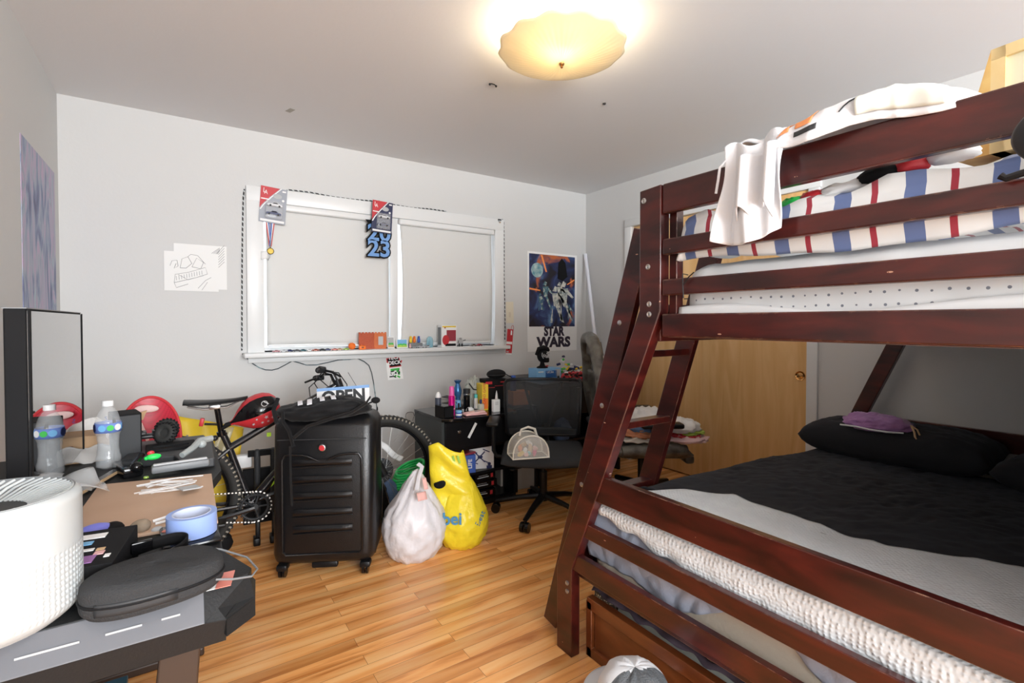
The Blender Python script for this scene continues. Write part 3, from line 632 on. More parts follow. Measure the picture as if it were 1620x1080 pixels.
B().grid(lambda u, v: (-.022+.045*u, -.012*sin(u*pi), .027-.055*v+.01*u), 8, 4).build('paper', 'paper', t, solid=.001)
B().tube([(.02, -.002, -.03), (.03, -.004, -.01), (.034, -.003, .02)], .0012, 5).build('string', 'mid_grey', t)
# ---------------- the row on the window sill
sz = 1.006
cols = [('maroon', (.35, .05, .07)), ('silver', (.5, .5, .52)), ('navy', None), ('dark_grey', None), ('teal_dark', (.03, .12, .14)), ('white', None), ('rust', (.45, .1, .05)), ('dark_grey', None), ('navy', None), ('coral', (.75, .25, .2)), ('tan', None), ('lime', (.4, .6, .1))]
cn = ['maroon', 'silver', 'navy blue', 'charcoal', 'dark teal', 'white', 'rust red', 'dark grey', 'deep blue', 'coral', 'tan', 'lime green']
for i, (c_, rgb) in enumerate(cols):
    if rgb and c_ not in MATS: mat(c_, rgb, .3)
    x = .52+.0405*i+(.004 if i % 2 else 0)
    nb = ('leftmost of the sill row' if i == 0 else 'parked after the %s one' % cn[i-1])
    t = thing('toy_car', '%s toy car on the window sill, %s' % (cn[i], nb), 'toy car', (x, YB-.055+.006*(i % 3), sz), R(4*((i*7) % 5-2)), 'toy cars in a row on the sill')
    toy_car(t, (0, 0, 0), .047, c_)
for i, (x, nm, c_) in enumerate(((1.475, 'grey', 'mid_grey'), (1.528, 'silver', 'silver'), (1.585, 'pale grey', 'light_grey'), (1.985, 'steel grey', 'steel'), (2.045, 'dark red', 'maroon'))):
    t = thing('toy_car', '%s toy car on the sill %s' % (nm, ('under the orange toy blocks', 'beside the blue dome', 'left of the boxed toy', 'right of the boxed toy', 'nearest the right end of the window')[i]), 'toy car', (x, YB-.06, sz), R(10*(i-2)), 'loose toy cars on the right half of the sill')
    toy_car(t, (0, 0, 0), .058, c_)
t = thing('spiky_ball', 'small orange knobbly rubber ball on the window sill', 'ball', (1.008, YB-.06, sz+.026))
b = B(); b.ball((0, 0, 0), .023, 16)
for i in range(60):
    a = i*2.399; z = 1-2*(i+.5)/60; r = math.sqrt(1-z*z); b.ball((.023*r*cos(a), .023*r*sin(a), .023*z), .0035, 6)
b.build('ball_body', 'orange', t)
t = thing('toy_block', 'small orange toy block with a face hole beside the orange ball on the sill', 'toy', (1.078, YB-.065, sz))
B().box((0, 0, .014), (.045, .03, .028), bev=.004).cyl((-.01, -.012, .028), (-.01, -.012, .034), .006, seg=10).build('block_body', 'orange', t); B().box((0, -.0155, .015), (.014, .002, .01)).build('block_hole', 'brown', t)
t = thing('toy_wall', 'folded brick red toy building wall with a pale window on the sill', 'toy', (1.16, YB-.04, sz))
mat('brick_red', (.50, .10, .045), .6, bump=(90, .5))
b = B(); b.box((-.045, -.006, .058), (.115, .006, .116), (0, 0, R(8)))
for i in range(5): b.box((-.095+.025*i, -.010+.0035*i, .118), (.013, .007, .009), (0, 0, R(8)))
b.build('brick_panel', 'brick_red', t, smooth=False)
b = B(); b.box((.055, -.012, .058), (.088, .006, .116), (0, 0, R(-14)))
for i in range(4): b.box((.025+.022*i, -.004-.0055*i, .118), (.012, .007, .009), (0, 0, R(-14)))
b.build('window_panel', mat('brick_orange', (.62, .15, .04), .6, bump=(90, .5)), t, smooth=False)
b = B(); b.box((.057, -.017, .06), (.034, .003, .062), (0, 0, R(-14))); b.build('window_hole', 'light_grey', t, smooth=False)
def card(x, z0, w, h, lab, cs, y=YB-.05, rx=-.15):
    t = thing('picture_card', lab, 'card', (x, y, sz), rot=(rx, 0, 0)); B().box((0, 0, h/2), (w, .002, h)).build('card_stock', 'paper', t, smooth=False)
    b = B(); b.m(0).box((0, -.0015, h*.62), (w*.86, .001, h*.62)); b.m(1).box((0, -.002, h*.24), (w*.86, .001, h*.28)); b.m(2)
    for i in range(5): b.ball((-w*.3+w*.15*i, -.002, h*.36+.003*(i % 2)), (w*.09, .001, h*.12), 8)
    b.build('printed_picture', cs, t)
card(1.298, 0, .052, .088, 'small upright picture card with a green plant on the sill by the mullion', ['light_grey', 'tan', 'green'])
card(1.385, 0, .088, .068, 'wide picture card of a green landscape leaning on the sill', ['sky_blue', 'lime', 'green'])
t = thing('bead_ornament', 'tiny pale pink bead ornament beside the landscape card on the sill', 'ornament', (1.436, YB-.075, sz)); B().ball((0, 0, .012), (.009, .009, .012), 10).ball((0, 0, .027), .007, 10).build('bead_body', 'pink', t)
t = thing('toy_tray', 'low grey tray holding orange toy blocks on the sill', 'tray', (1.50, YB-.025, sz)); b = B(); b.box((0, 0, .018), (.11, .03, .036), bev=.004).build('tray_body', 'mid_grey', t)
for i, (x, c_) in enumerate(((1.462, 'yellow'), (1.492, 'orange'), (1.528, 'blue'))):
    t = thing('toy_block', ('yellow', 'orange', 'blue')[i]+' rounded toy block standing on the low grey tray', 'toy', (x, YB-.025, sz+.037)); B().box((0, 0, .018), (.022, .016, .036), bev=.007, seg=3).ball((0, 0, .042), .010, 10).build('block_body', c_, t)
t = thing('plastic_dome', 'pale blue transparent dome with a dark object inside on the sill', 'dome', (1.608, YB-.05, sz+.0)); b = B().lathe([(.026, 0), (.027, .05), (.022, .072), (.01, .084), (0, .086)], seg=20); b.build('dome_cover', mat('blue_clear', (.3, .7, .85), .1, alpha=.4), t); B().ball((0, 0, .04), (.010, .008, .016), 10).box((0, 0, .012), (.03, .02, .02)).build('dome_core', 'navy', t)
t = thing('toy_box', 'white and red windowed toy box standing on the window sill', 'box', (1.752, YB-.06, sz))
b = B(); w_, h_, d_ = .13, .172, .075
b.m(0).box((0, 0, h_/2), (w_, d_, h_)); b.m(1).box((.018, -d_/2, h_*.52), (w_*.62, .002, h_*.5)).box((-w_*.28, -d_/2, h_*.9), (w_*.1, .002, h_*.1)); b.m(2).box((.012, -d_/2-.001, h_*.1), (w_*.7, .002, h_*.11)); b.m(3).ball((-.03, -d_/2-.001, .055), (.03, .002, .04), 14); b.m(4).box((0, -d_/2-.001, h_*.93), (w_*.9, .002, h_*.06)); b.m(5).box((-w_/2-.001, 0, h_/2), (.002, d_*.7, h_*.8))
b.build('box_body', ['white', 'maroon', 'black_matte', 'red', 'yellow', 'mid_grey'], t, smooth=False)
t = thing('toy_robot', 'tiny grey toy robot beside the boxed toy on the sill', 'toy', (1.868, YB-.07, sz))
B().box((-.012, 0, .012), (.01, .014, .024), bev=.002).box((.012, 0, .012), (.01, .014, .024), bev=.002).build('robot_legs', 'dark_grey', t); B().box((0, 0, .038), (.036, .02, .028), bev=.004).box((0, 0, .062), (.018, .016, .016), bev=.003).build('robot_body', 'light_grey', t); B().tube([(.02, 0, .046), (.04, -.01, .052)], .004).tube([(-.02, 0, .046), (-.03, -.01, .03)], .004).build('robot_arms', 'mid_grey', t)
tag(B().tube([(2.945, 2.937, .013), (3.236, 3.57, 1.852)], .0165, 14).build('plastic_tube', mat('tube_white', (.82, .84, .92), .3)), 'long thin white plastic tube leaning into the room corner behind the gaming chair', 'tube')
# ---------------- open sign hanging on the bicycle handlebar
t = thing('open_sign', 'white OPEN sign with a blue top strip hanging from the bicycle handlebar', 'sign', (.735, 2.74, .775), rot=(0, R(-1.5), R(-8)))
B().box((0, 0, 0), (.272, .003, .15)).build('sign_board', 'white', t, smooth=False); B().box((0, -.002, .069), (.272, .001, .016)).build('blue_strip', mat('strip_blue', (.2, .38, .7), .5), t, smooth=False)
text('sign_text', 'OPEN', .092, 'dark_grey', t, (0, -.002, .022), ext=.0004, bold=.0035, sx=.95)
B().tube([(-.075, 0, .07), (-.05, .03, .14)], .0012, 5).tube([(.07, 0, .07), (.03, .03, .15)], .0012, 5).build('string', 'dark_grey', t)
# ---------------- black vanity cabinet
mat('black_laminate', (.007, .007, .008), .3, spec=.35); mat('black_side', (.035, .04, .04), .5, bump=(140, .1))
cx0, cx1, cy0, cy1 = 1.344, 1.90, 2.79, 3.22
t = thing('vanity_cabinet', 'low black vanity cabinet with one drawer above open shelves, against the back wall', 'cabinet', (0, 0, 0))
B().box((cx0+.009, (cy0+cy1)/2, .29), (.018, cy1-cy0, .58), bev=.001).build('side_panel', 'black_side', t, smooth=False)
B().box((cx1-.009, (cy0+cy1)/2, .29), (.018, cy1-cy0, .58), bev=.001).build('side_panel', 'black_laminate', t, smooth=False)
b = B(); pts = [(cx0-.004, cy1, .58), (cx0-.004, cy0-.005, .58)]+[(cx0+.0+(cx1-cx0)*k/12, cy0-.012-.05*sin(pi*k/12)**.6, .58) for k in range(1, 12)]+[(cx1+.004, cy0-.005, .58), (cx1+.004, cy1, .58)]
b.poly(pts, (0, 0, .02)); b.build('cabinet_top', 'black_gloss', t, bev=.003, ang=20)
B().box(((cx0+cx1)/2, cy1-.006, .29), (cx1-cx0-.036, .01, .56)).build('back_panel', 'black_laminate', t, smooth=False)
for z in (.385, .215, .035): B().box(((cx0+cx1)/2, (cy0+cy1)/2+.005, z), (cx1-cx0-.036, cy1-cy0-.02, .016)).build('shelf', 'black_laminate', t, smooth=False)
B().box(((cx0+cx1)/2, cy0+.01, .016), (cx1-cx0-.036, .016, .032)).build('plinth', 'black_laminate', t, smooth=False)
d = B().box(((cx0+cx1)/2, cy0+.002, .485), (cx1-cx0-.04, .018, .172), bev=.003).build('drawer', 'black_laminate', t, smooth=False)
B().lathe([(0, .02), (.01, .019), (.013, .014), (.009, .008), (.005, .004), (.006, 0)], (1.455, cy0-.007, .51), 16, (pi/2, 0, 0)).build('knob', 'chrome', d)
t = thing('tape_strip', 'short slanted strip of white tape across the black drawer front', 'tape', (1.555, cy0-.009, .505), rot=(0, R(32), 0)); B().box((0, 0, 0), (.018, .0012, .105)).build('strip', 'paper', t, smooth=False)
def boxy(name, lab, cat, c, s, mt, rz=0, prints=(), rot=None, bev=.0015):
    """carton with printed patches: prints = (name, face, cx, cz, w, h, material), face f/s/t"""
    t = thing(name, lab, cat, c, rz, rot=rot); B().box((0, 0, s[2]/2), s, bev=bev).build('carton', mt, t, smooth=False)
    for (nm, fc, a, z, w, h, pm) in prints:
        if fc == 'f': cc, ss = (a, -s[1]/2-.0008, z), (w, .0012, h)
        elif fc == 's': cc, ss = (-s[0]/2-.0008, a, z), (.0012, w, h)
        elif fc == 'r': cc, ss = (s[0]/2+.0008, a, z), (.0012, w, h)
        else: cc, ss = (a, z, s[2]+.0008), (w, h, .0012)
        B().box(cc, ss).build(nm, pm, t, smooth=False)
    return t
t = boxy('toy_carton', 'white carton printed with a dark drone, on the open shelf of the black cabinet', 'box', (1.685, 2.915, .224), (.165, .15, .148), 'white', R(-18), (('side_print', 'r', -.02, .05, .05, .08, 'light_grey'),))
b = B(); y = -.0765
for s in (-1, 1):
    b.tube([(-.05, y, .08-.035*s), (.02, y, .08+.035*s)], .004, 6)
for (x, z) in ((-.055, .118), (.03, .12), (-.05, .045), (.03, .045)): b.box((x, y, z), (.05, .002, .006), (0, R(25), 0))
b.ball((-.012, y, .08), (.018, .003, .012), 10); b.build('drone_print', 'navy', t); B().ball((.05, y, .03), (.012, .002, .012), 8).box((.05, y, .01), (.036, .002, .02)).build('figure_print', 'navy', t)
t = boxy('game_carton', 'blue carton with white lettering beside the drone carton on the open shelf', 'box', (1.565, 2.865, .223), (.075, .12, .115), 'blue', R(-12))
text('carton_text', 'LIFE', .036, 'white', t, (0, -.061, .06), rot=(pi/2, R(-90), 0), ext=.0003, bold=.001)
tag(B().box((1.53, 2.88, .346), (.13, .13, .012), (0, 0, .2)).build('magazine', 'maroon'), 'dark red booklet lying on top of the blue carton', 'book')
for k, (z, w) in enumerate(((.044, .17), (.102, .19), (.155, .16))):
    t = boxy('black_carton', ('lowest', 'middle', 'topmost')[k]+' flat black carton with a red square on the cabinet bottom shelf', 'box', (1.665, 2.885, z), (w, .15, .05 if k < 2 else .055), 'black_gloss', R(-6+5*k), (('red_square', 'f', w*.32, .026, .018, .026, 'red'), ('text_line', 'f', -.02, .022, .09, .006, 'light_grey'), ('text_line', 'f', -.02, .034, .07, .004, 'mid_grey')))
# ---------------- on the cabinet
T = .6005
def bottle(name, lab, cat, x, y, prof, mt, cap=None, capm=None, z=T, band=None, seg=24):
    t = thing(name, lab, cat, (x, y, z)); B().lathe(prof, seg=seg).build('body', mt, t)
    if cap: B().lathe(cap, seg=seg).build('cap', capm, t)
    if band: B().lathe([(band[0], band[1]), (band[0], band[2])], seg=seg).build('label_band', band[3], t, solid=.0006)
    return t
cylp = lambda r, h, e=.003: [(0, 0), (r-e, 0), (r, e), (r, h-e), (r-e, h), (0, h)]
off = lambda p, z: [(r, h+z) for r, h in p]
bottle('hairspray_can', 'tall magenta metallic spray can at the cabinet front', 'spray can', 1.437, 2.84, cylp(.021, .135, .006), 'magenta', off([(0, 0), (.0175, 0), (.017, .03), (.0155, .052), (.013, .058), (0, .06)], .133), mat('pink_cap', (.8, .12, .42), .35), band=(.0213, .045, .052, 'pink'))
bottle('spray_can', 'dark grey spray can with a white cap and orange band, left of the magenta can', 'spray can', 1.385, 2.93, cylp(.020, .115, .005), mat('slate', (.06, .07, .1), .4), off([(0, 0), (.018, 0), (.018, .012), (.012, .026), (.008, .034), (0, .036)], .113), 'white', band=(.0203, .03, .06, 'orange'))
bottle('lotion_bottle', 'slim white pump bottle right behind the magenta spray can', 'bottle', 1.486, 2.92, cylp(.016, .12, .006), 'white', off(cylp(.01, .04), .118), 'white')
bottle('cream_jar', 'squat blue cream jar with a pale blue lid beside the magenta can', 'jar', 1.472, 2.81, cylp(.020, .024), 'blue', off(cylp(.0205, .014), .0245), 'sky_blue', band=(.0203, .006, .018, 'white'))
bottle('black_flask', 'black bottle with a broad silver neck on the cabinet', 'bottle', 1.66, 3.05, cylp(.023, .09), 'black_gloss', off([(0, 0), (.018, 0), (.018, .01), (.024, .014), (.024, .045), (0, .046)], .09), 'dark_grey', band=(.0205, .092, .102, 'steel'))
t = bottle('cologne_bottle', 'blue curved torso shaped bottle standing on a lighter blue base', 'bottle', 1.60, 3.07, [(0, .062), (.02, .062), (.019, .075), (.026, .10), (.028, .125), (.022, .15), (.016, .168), (.014, .175), (.022, .188), (.026, .196), (.012, .20), (0, .2)], mat('metal_blue', (.05, .17, .4), .25, .5), off(cylp(.022, .06), 0), 'sky_blue')
bottle('roll_on_bottle', 'white roll-on bottle with teal cap behind the perfume', 'bottle', 1.70, 2.99, cylp(.014, .075), 'white', off(cylp(.012, .026), .075), 'teal')
bottle('perfume_bottle', 'clear perfume bottle on a lime green coaster', 'bottle', 1.67, 2.87, cylp(.024, .055, .006), mat('clear_glass', (.85, .9, .85), .03, alpha=.35), off(cylp(.009, .028), .055), 'navy')
tag(B().lathe(cylp(.034, .004)).build('coaster', 'lime', loc=(1.625, 2.845, T)), 'flat lime green disc beside the perfume bottle', 'coaster')
for k, (x, y, h, c_) in enumerate(((1.53, 2.89, .045, 'black_gloss'), (1.552, 2.905, .05, 'light_grey'), (1.575, 2.88, .034, 'black_plastic'), (1.545, 2.95, .06, 'dark_grey'))):
    bottle('nail_polish', ('black', 'silver', 'stubby black', 'tall grey')[k]+' nail polish bottle in the small cluster on the cabinet', 'bottle', x, y, cylp(.009, h*.5, .003), c_, off(cylp(.006, h*.5), h*.5), 'black_plastic')
t = thing('folded_napkin', 'crumpled white tissue beside the nail polish bottles', 'tissue', (1.605, 2.9, T)); lump((0, 0, 0), (.028, .022, .02), 3, .2, 20, rot=None).build('tissue', 'white', t)
t = thing('wallet', 'flat pale pink zip wallet near the cabinet front edge', 'wallet', (1.58, 2.795, T), R(-6)); B().box((0, 0, .008), (.15, .07, .012), bev=.005, seg=3).build('wallet_body', 'pink', t); B().box((.0, 0, .018), (.13, .06, .008), (0, R(-3), 0), bev=.003).build('flap', mat('pale_pink', (.85, .55, .52), .5), t); B().box((.02, .0, .0232), (.04, .014, .002)).build('clasp', 'mid_grey', t)
t = boxy('speaker_box', 'small black box speaker at the left front corner of the cabinet', 'speaker', (1.385, 2.84, T), (.075, .10, .075), 'black_gloss', R(10), (('grille', 'f', 0, .038, .066, .062, 'black_matte'),))
t = boxy('white_card_box', 'upright white card box with faint grey lines on the cabinet', 'box', (1.757, 2.82, T), (.05, .028, .082), 'white', R(-4), tuple(('text_line', 'f', 0, .05+.008*i, .024, .0015, 'mid_grey') for i in range(3)))
t = boxy('yellow_carton', 'tall yellow carton with orange lettering behind the white card box', 'box', (1.735, 2.96, T), (.045, .12, .175), 'yellow', R(-12), (('orange_panel', 'f', 0, .045, .038, .07, 'orange'),))
text('carton_text', 'CARD GAME', .026, 'red', t, (-.006, -.062, .115), rot=(pi/2, R(-90), 0), ext=.0003); 
t = boxy('black_game_box', 'large black box with thin red outline next to the yellow carton', 'box', (1.84, 3.0, T), (.15, .12, .20), 'black_matte', R(-6), (('red_label', 'f', -.055, .178, .05, .018, 'red'), ('red_line', 'f', -.035, .145, .05, .003, 'red'), ('red_line', 'f', .025, .155, .07, .003, 'red'), ('red_line', 'f', -.06, .08, .003, .13, 'red'), ('text_line', 'f', .05, .18, .03, .007, 'red')))
t = thing('goggle_case', 'black rounded zip case resting on top of the black and red box', 'case', (1.86, 2.98, T+.201)); B().ball((0, 0, .032), (.075, .05, .034), 24, disp=lambda p, n: V((p.x, p.y, max(p.z, -.028)))).build('shell', 'black_matte', t); B().tube([(.074*cos(a), .049*sin(a)-.001, .028) for a in [2*pi*i/30 for i in range(30)]], .0025, 6, closed=True).build('zipper', 'dark_grey', t); B().tube([(.07, -.01, .03), (.1, -.02, .012), (.115, -.03, .004)], .003, 6).build('strap', 'black_matte', t)
t = thing('grey_hoodie', 'pale grey crumpled hoodie heaped beside the black round case', 'clothing', (1.735, 3.09, T+.0)); lump((0, 0, .0), (.065, .06, .13), 5, .16, 56, fs=7).build('cloth', mat('sage_grey', (.42, .44, .40), .9), t); B().tube([(-.05, -.03, .17), (-.03, -.055, .13), (.01, -.06, .12), (.04, -.06, .15)], .005, 8).build('drawstring', 'dark_grey', t)
bottle('blue_can', 'dark blue capped can half hidden behind the mesh chair top', 'can', 2.02, 3.0, cylp(.022, .19), 'navy', off(cylp(.018, .02), .19), 'blue')
t = thing('striped_pencil', 'white and orange rocket shaped pen in front of the black and red box', 'pen', (1.80, 2.88, T)); B().lathe([(.012, 0), (.010, .05), (.012, .06), (.006, .11), (0, .135)], seg=12).build('body', 'white', t); B().lathe([(.0125, .0), (.0108, .04)], seg=12).build('orange_band', 'orange', t, solid=.001)
t = thing('folded_paper', 'loose stack of grey printed papers behind the spray cans', 'papers', (1.53, 3.06, T), .2)
for i in range(5): B().box((0, 0, .006+.02*i), (.07, .08, .004), (.05*(i-2), .06*(i % 2), .1*i)).build('sheet', 'light_grey' if i % 2 else 'dark_grey', t, smooth=False)
tag(B().tube([(1.30+.03*cos(a)*1.0, 3.2, .55+.045*sin(a)+.01*cos(a*2)) for a in [2*pi*i/20 for i in range(17)]]+[(1.345, 3.19, .60)], .0016, 5).build('charging_cable', 'dark_grey'), 'thin dark cable looping off the left side of the black cabinet', 'cable')
# ---------------- second desk behind the chairs
t = thing('black_desk', 'black desk behind the mesh chair, covered with a heap of toy bricks', 'desk', (0, 0, 0))
dx0, dx1, dy0, dy1 = 2.17, 2.98, 2.84, 3.5
B().box(((dx0+dx1)/2, (dy0+dy1)/2, .735), (dx1-dx0, dy1-dy0, .03), bev=.004).build('desk_top', 'black_laminate', t, smooth=False)
for x in (dx0+.012, dx1-.012): B().box((x, (dy0+dy1)/2, .36), (.024, dy1-dy0-.04, .72)).build('side_panel', 'black_laminate', t, smooth=False)
B().box(((dx0+dx1)/2, dy1-.03, .38), (dx1-dx0-.05, .016, .68)).build('back_panel', 'black_laminate', t, smooth=False)
B().box((dx0+.55, dy0+.03, .60), (.42, .02, .2), bev=.003).build('drawer', 'black_laminate', t, smooth=False)
B().box(((dx0+dx1)/2, (dy0+dy1)/2, .30), (dx1-dx0-.05, dy1-dy0-.08, .018)).build('shelf', 'black_laminate', t, smooth=False)
boxy('storage_bin', 'beige fabric storage bin on the floor under the black desk', 'bin', (2.02, 3.02, 0), (.28, .22, .16), mat('beige_fabric', (.42, .38, .33), .9), R(-8))
boxy('orange_tin', 'orange carton on the desk seen through the mesh chair back', 'box', (2.06, 2.99, .60), (.13, .10, .10), mat('burnt_orange', (.5, .16, .05), .6), R(-10))
tag(lump((2.42, 2.93, .31), (.07, .05, .1), 9, .15, 28).build('denim_cloth', mat('denim', (.09, .14, .26), .9)), 'blue denim cloth stuffed on the shelf of the black desk', 'clothing')
t = thing('low_table', 'small dark stand between the vanity cabinet and the black desk carrying the orange carton', 'stand', (2.05, 3.02, 0)); B().box((0, 0, .59), (.2, .3, .018)).build('table_top', 'black_laminate', t, smooth=False)
for x in (-.09, .09):
    for yv in (-.14, .14): B().box((x, yv, .29), (.02, .02, .58)).build('leg', 'black_laminate', t, smooth=False)
TZ = .7505
t = boxy('blue_headset_box', 'light blue carton with a dark product panel under the black mask stand', 'box', (2.425, 3.15, TZ), (.235, .12, .085), mat('box_blue', (.22, .48, .78), .4), R(-2), (('dark_panel', 'f', .02, .04, .11, .055, mat('panel_blue', (.03, .12, .35), .4)), ('white_corner', 'f', .085, .045, .045, .06, 'light_grey'), ('pale_text', 'f', -.08, .06, .05, .008, 'white')))
text('carton_text', 'UCilin', .026, 'white', t, (.01, -.062, .055), ext=.0003)
t = thing('mask_stand', 'black display head on a foot wearing a grey marked black mask, on the blue carton', 'display head', (2.40, 3.15, TZ+.086))
B().lathe([(0, 0), (.06, 0), (.058, .01), (.03, .022), (.022, .045), (.022, .08), (0, .085)], seg=24, sy=.8).build('foot', 'black_matte', t)
B().ball((0, 0, .12), (.052, .055, .068), 24).box((.02, -.035, .078), (.05, .05, .05), bev=.012).build('head', 'black_matte', t)
B().tube([(-.055, .02, .125), (-.04, 0, .185), (.0, -.02, .195), (.045, -.025, .18), (.05, -.04, .165)], [.018, .024, .028, .022, .012], 10).build('hood', 'black_matte', t)
b = B()
for i in range(5): b.box((-.02+.014*i, -.058+.004*abs(i-2), .125-.006*i), (.010, .003, .026), (0, R(20), 0))
b.box((.025, -.06, .142), (.04, .003, .014)).tube([(-.035, -.045, .15), (-.038, -.046, .12), (-.025, -.052, .095)], .004, 6).build('mask_marks', 'light_grey', t)
b = B().box((.02, -.05, .022), (.03, .003, .01)); b.build('foot_badge', 'red', t)
t.scale = (.82, .82, .82)
# heap of toy bricks: countable loose bricks
rnd = random.Random(21); bc = [('red', 'red'), ('white', 'white'), ('yellow', 'yellow'), ('navy', 'dark blue'), ('green', 'green'), ('black_plastic', 'black'), ('light_grey', 'grey')]
def brick(parent_lab, x, y, z, L, r, mt):
    b = B(); b.box((0, 0, .006), (L, .016, .012), bev=.0008)
    for i in range(max(1, int(L/.009))): 
        for s in (-1, 1): b.cyl((-L/2+.005+.009*i, s*.004, .012), (-L/2+.005+.009*i, s*.004, .0145), .0026, seg=8)
    o = b.build('toy_brick', mt, None, smooth=False); o.location = (x, y, z); o.rotation_euler = r; return o
pr = {}
for i in range(120):
    k = rnd.random()
    if i < 48: cx, cy, cz, c_ = rnd.uniform(2.46, 2.70), rnd.uniform(2.90, 3.05), TZ+rnd.uniform(.0, .05), 'red' if rnd.random() < .75 else 'black_plastic'
    elif i < 80: cx, cy = rnd.gauss(2.66, .05), rnd.uniform(3.06, 3.2); cz = TZ+rnd.uniform(.0, .17)*max(.2, 1-abs(cx-2.62)*5); c_ = rnd.choice(['navy', 'white', 'green', 'yellow', 'white', 'black_plastic'])
    else: cx, cy, cz = rnd.uniform(2.70, 2.93), rnd.uniform(2.96, 3.25), TZ+rnd.uniform(0, .09); c_ = rnd.choice(['white', 'light_grey', 'white', 'yellow', 'white', 'black_plastic', 'orange'])
    L = rnd.choice((.016, .024, .032, .048)); key = (L, c_)
    rot = (rnd.uniform(-.7, .7), rnd.uniform(-.5, .5), rnd.uniform(0, 6))
    if key in pr: o = pr[key].copy(); COL.objects.link(o); o.location = (cx, cy, cz); o.rotation_euler = rot
    else: o = pr[key] = brick('', cx, cy, cz, L, rot, c_)
    cnm = dict(red='red', black_plastic='black', navy='dark blue', white='white', green='green', yellow='yellow', light_grey='light grey', orange='orange')[c_]
    pl = 'in front of the blue carton' if i < 48 else 'in the tall middle mound' if i < 80 else 'near the gaming chair'
    tag(o, '%s toy brick in the heap on the black desk, %s' % (cnm, pl), 'toy brick', '%s toy bricks %s on the black desk' % (cnm, pl))
# ---------------- mesh office chair (faces the desk, back towards the viewer's right)
m = mat('chair_net', (.02, .022, .024), .6); nt = m.node_tree; n = N(m); tc = n.n('TexCoord').outputs['Object']; sp = n.n('SeparateXYZ', {0: tc}).outputs
ga = n.math('ABSOLUTE', n.math('SINE', n.math('MULTIPLY', n.math('ADD', sp[0], sp[2]), 520))); gb = n.math('ABSOLUTE', n.math('SINE', n.math('MULTIPLY', n.math('SUBTRACT', sp[0], sp[2]), 520)))
n.link(n.math('SUBTRACT', 1, n.math('MULTIPLY', n.math('MULTIPLY', ga, gb), .78)), 'Alpha')
mat('seat_fabric', (.018, .019, .021), .85, bump=(300, .3))
ch = thing('office_chair', 'black mesh back swivel office chair with armrests in the middle of the floor', 'office chair', (1.88, 2.455, 0), R(-36))
for k in range(5):
    a = R(72*k-112); b = B(); d = V((cos(a), sin(a), 0)); b.tube([d*.03+V((0, 0, .115)), d*.16+V((0, 0, .10)), d*.30+V((0, 0, .068))], [.024, .019, .014], 8, flat=.8); lg = b.build('leg', 'black_plastic', ch)
    p = d*.30; b = B(); b.cyl(p+V((0, 0, .075)), p+V((0, 0, .045)), .008); s = V((-d.y, d.x, 0))
    b.cyl(p+s*.026+V((0, 0, .028)), p+s*.006+V((0, 0, .028)), .028, seg=20).cyl(p-s*.026+V((0, 0, .028)), p-s*.006+V((0, 0, .028)), .028, seg=20).box(p+V((0, 0, .046)), (.03, .05, .022), (0, 0, a), bev=.006); b.build('caster', 'black_gloss', lg)
B().cyl((0, 0, .09), (0, 0, .14), .032).cyl((0, 0, .14), (0, 0, .27), .024).cyl((0, 0, .27), (0, 0, .33), .014).build('gas_lift', 'black_plastic', ch)
B().box((0, 0, .335), (.2, .16, .03), bev=.008).tube([(-.05, -.05, .33), (-.18, -.12, .315)], .006).ball((-.19, -.125, .314), (.02, .012, .008), 10).build('tilt_mechanism', 'black_plastic', ch)
def seatf(b, w, d, z, h):
    for s in (1, -1):
        b.grid(lambda u, v: ((2*u-1)*w*(1-.0*abs(2*v-1)), (2*v-1)*d, z + s*h*(max(0, (1-(2*u-1)**6)*(1-(2*v-1)**6)))**.5 - (.018*max(0, -(2*v-1))**3 if s else 0) + .01*(2*u-1)**2), 28, 24)
    bmesh.ops.remove_doubles(b.bm, verts=b.bm.verts, dist=.0004); return b
seatf(B(), .255, .235, .385, .036).build('seat', 'seat_fabric', ch, ang=0)
# backrest: local +y is behind the sitter's front here, net stretched on a frame
def bk(u, v, off=0):
    x = (2*u-1)*(.235+.02*v); z = .455+.365*v; y = .225+.055*(z-.46) -.04*sin(pi*v)+.05*(2*u-1)**2*-1 + off; return V((x, y, z))
B().grid(lambda u, v: bk(u, v), 20, 20).build('back_net', m, ch)
fr = [bk(.0+1*0, v) for v in [0, .25, .5, .75, .95]]
loop = [bk(0, v) for v in (.05, .2, .35, .5, .65, .8, .93)]+[bk(.03, .985)]+[bk(u, 1) for u in (.1, .25, .4, .5, .6, .75, .9)]+[bk(.97, .985)]+[bk(1, v) for v in (.93, .8, .65, .5, .35, .2, .05)]+[bk(.96, .0)]+[bk(u, -.02) for u in (.8, .6, .4, .2)]+[bk(.04, 0)]
B().tube(loop, .0095, 8, closed=True).build('back_frame', 'black_plastic', ch)
B().grid(lambda u, v: bk(.03+.94*u, .13*v-.01, .002), 16, 4).build('lumbar_strip', 'seat_fabric', ch, solid=.012)
b = B()
for s in (-1, 1): b.tube([V((s*.03, .16, .35)), V((s*.035, .25, .44)), bk(.5+s*.08, .15, .022), bk(.5+s*.17, .55, .022), bk(.5+s*.25, .95, .014)], .013, 8, flat=.6)
b.build('back_spine', 'black_plastic', ch)
for s in (-1, 1):
    a = B().tube([(s*.22, .03, .345), (s*.295, .03, .355), (s*.315, .03, .39), (s*.315, .03, .50), (s*.31, .03, .575)], .013, 8).build('armrest_post', 'black_plastic', ch)
    B().box((s*.31, -.02, .585), (.075, .24, .026), bev=.011, seg=3).build('arm_pad', 'black_plastic', ch)
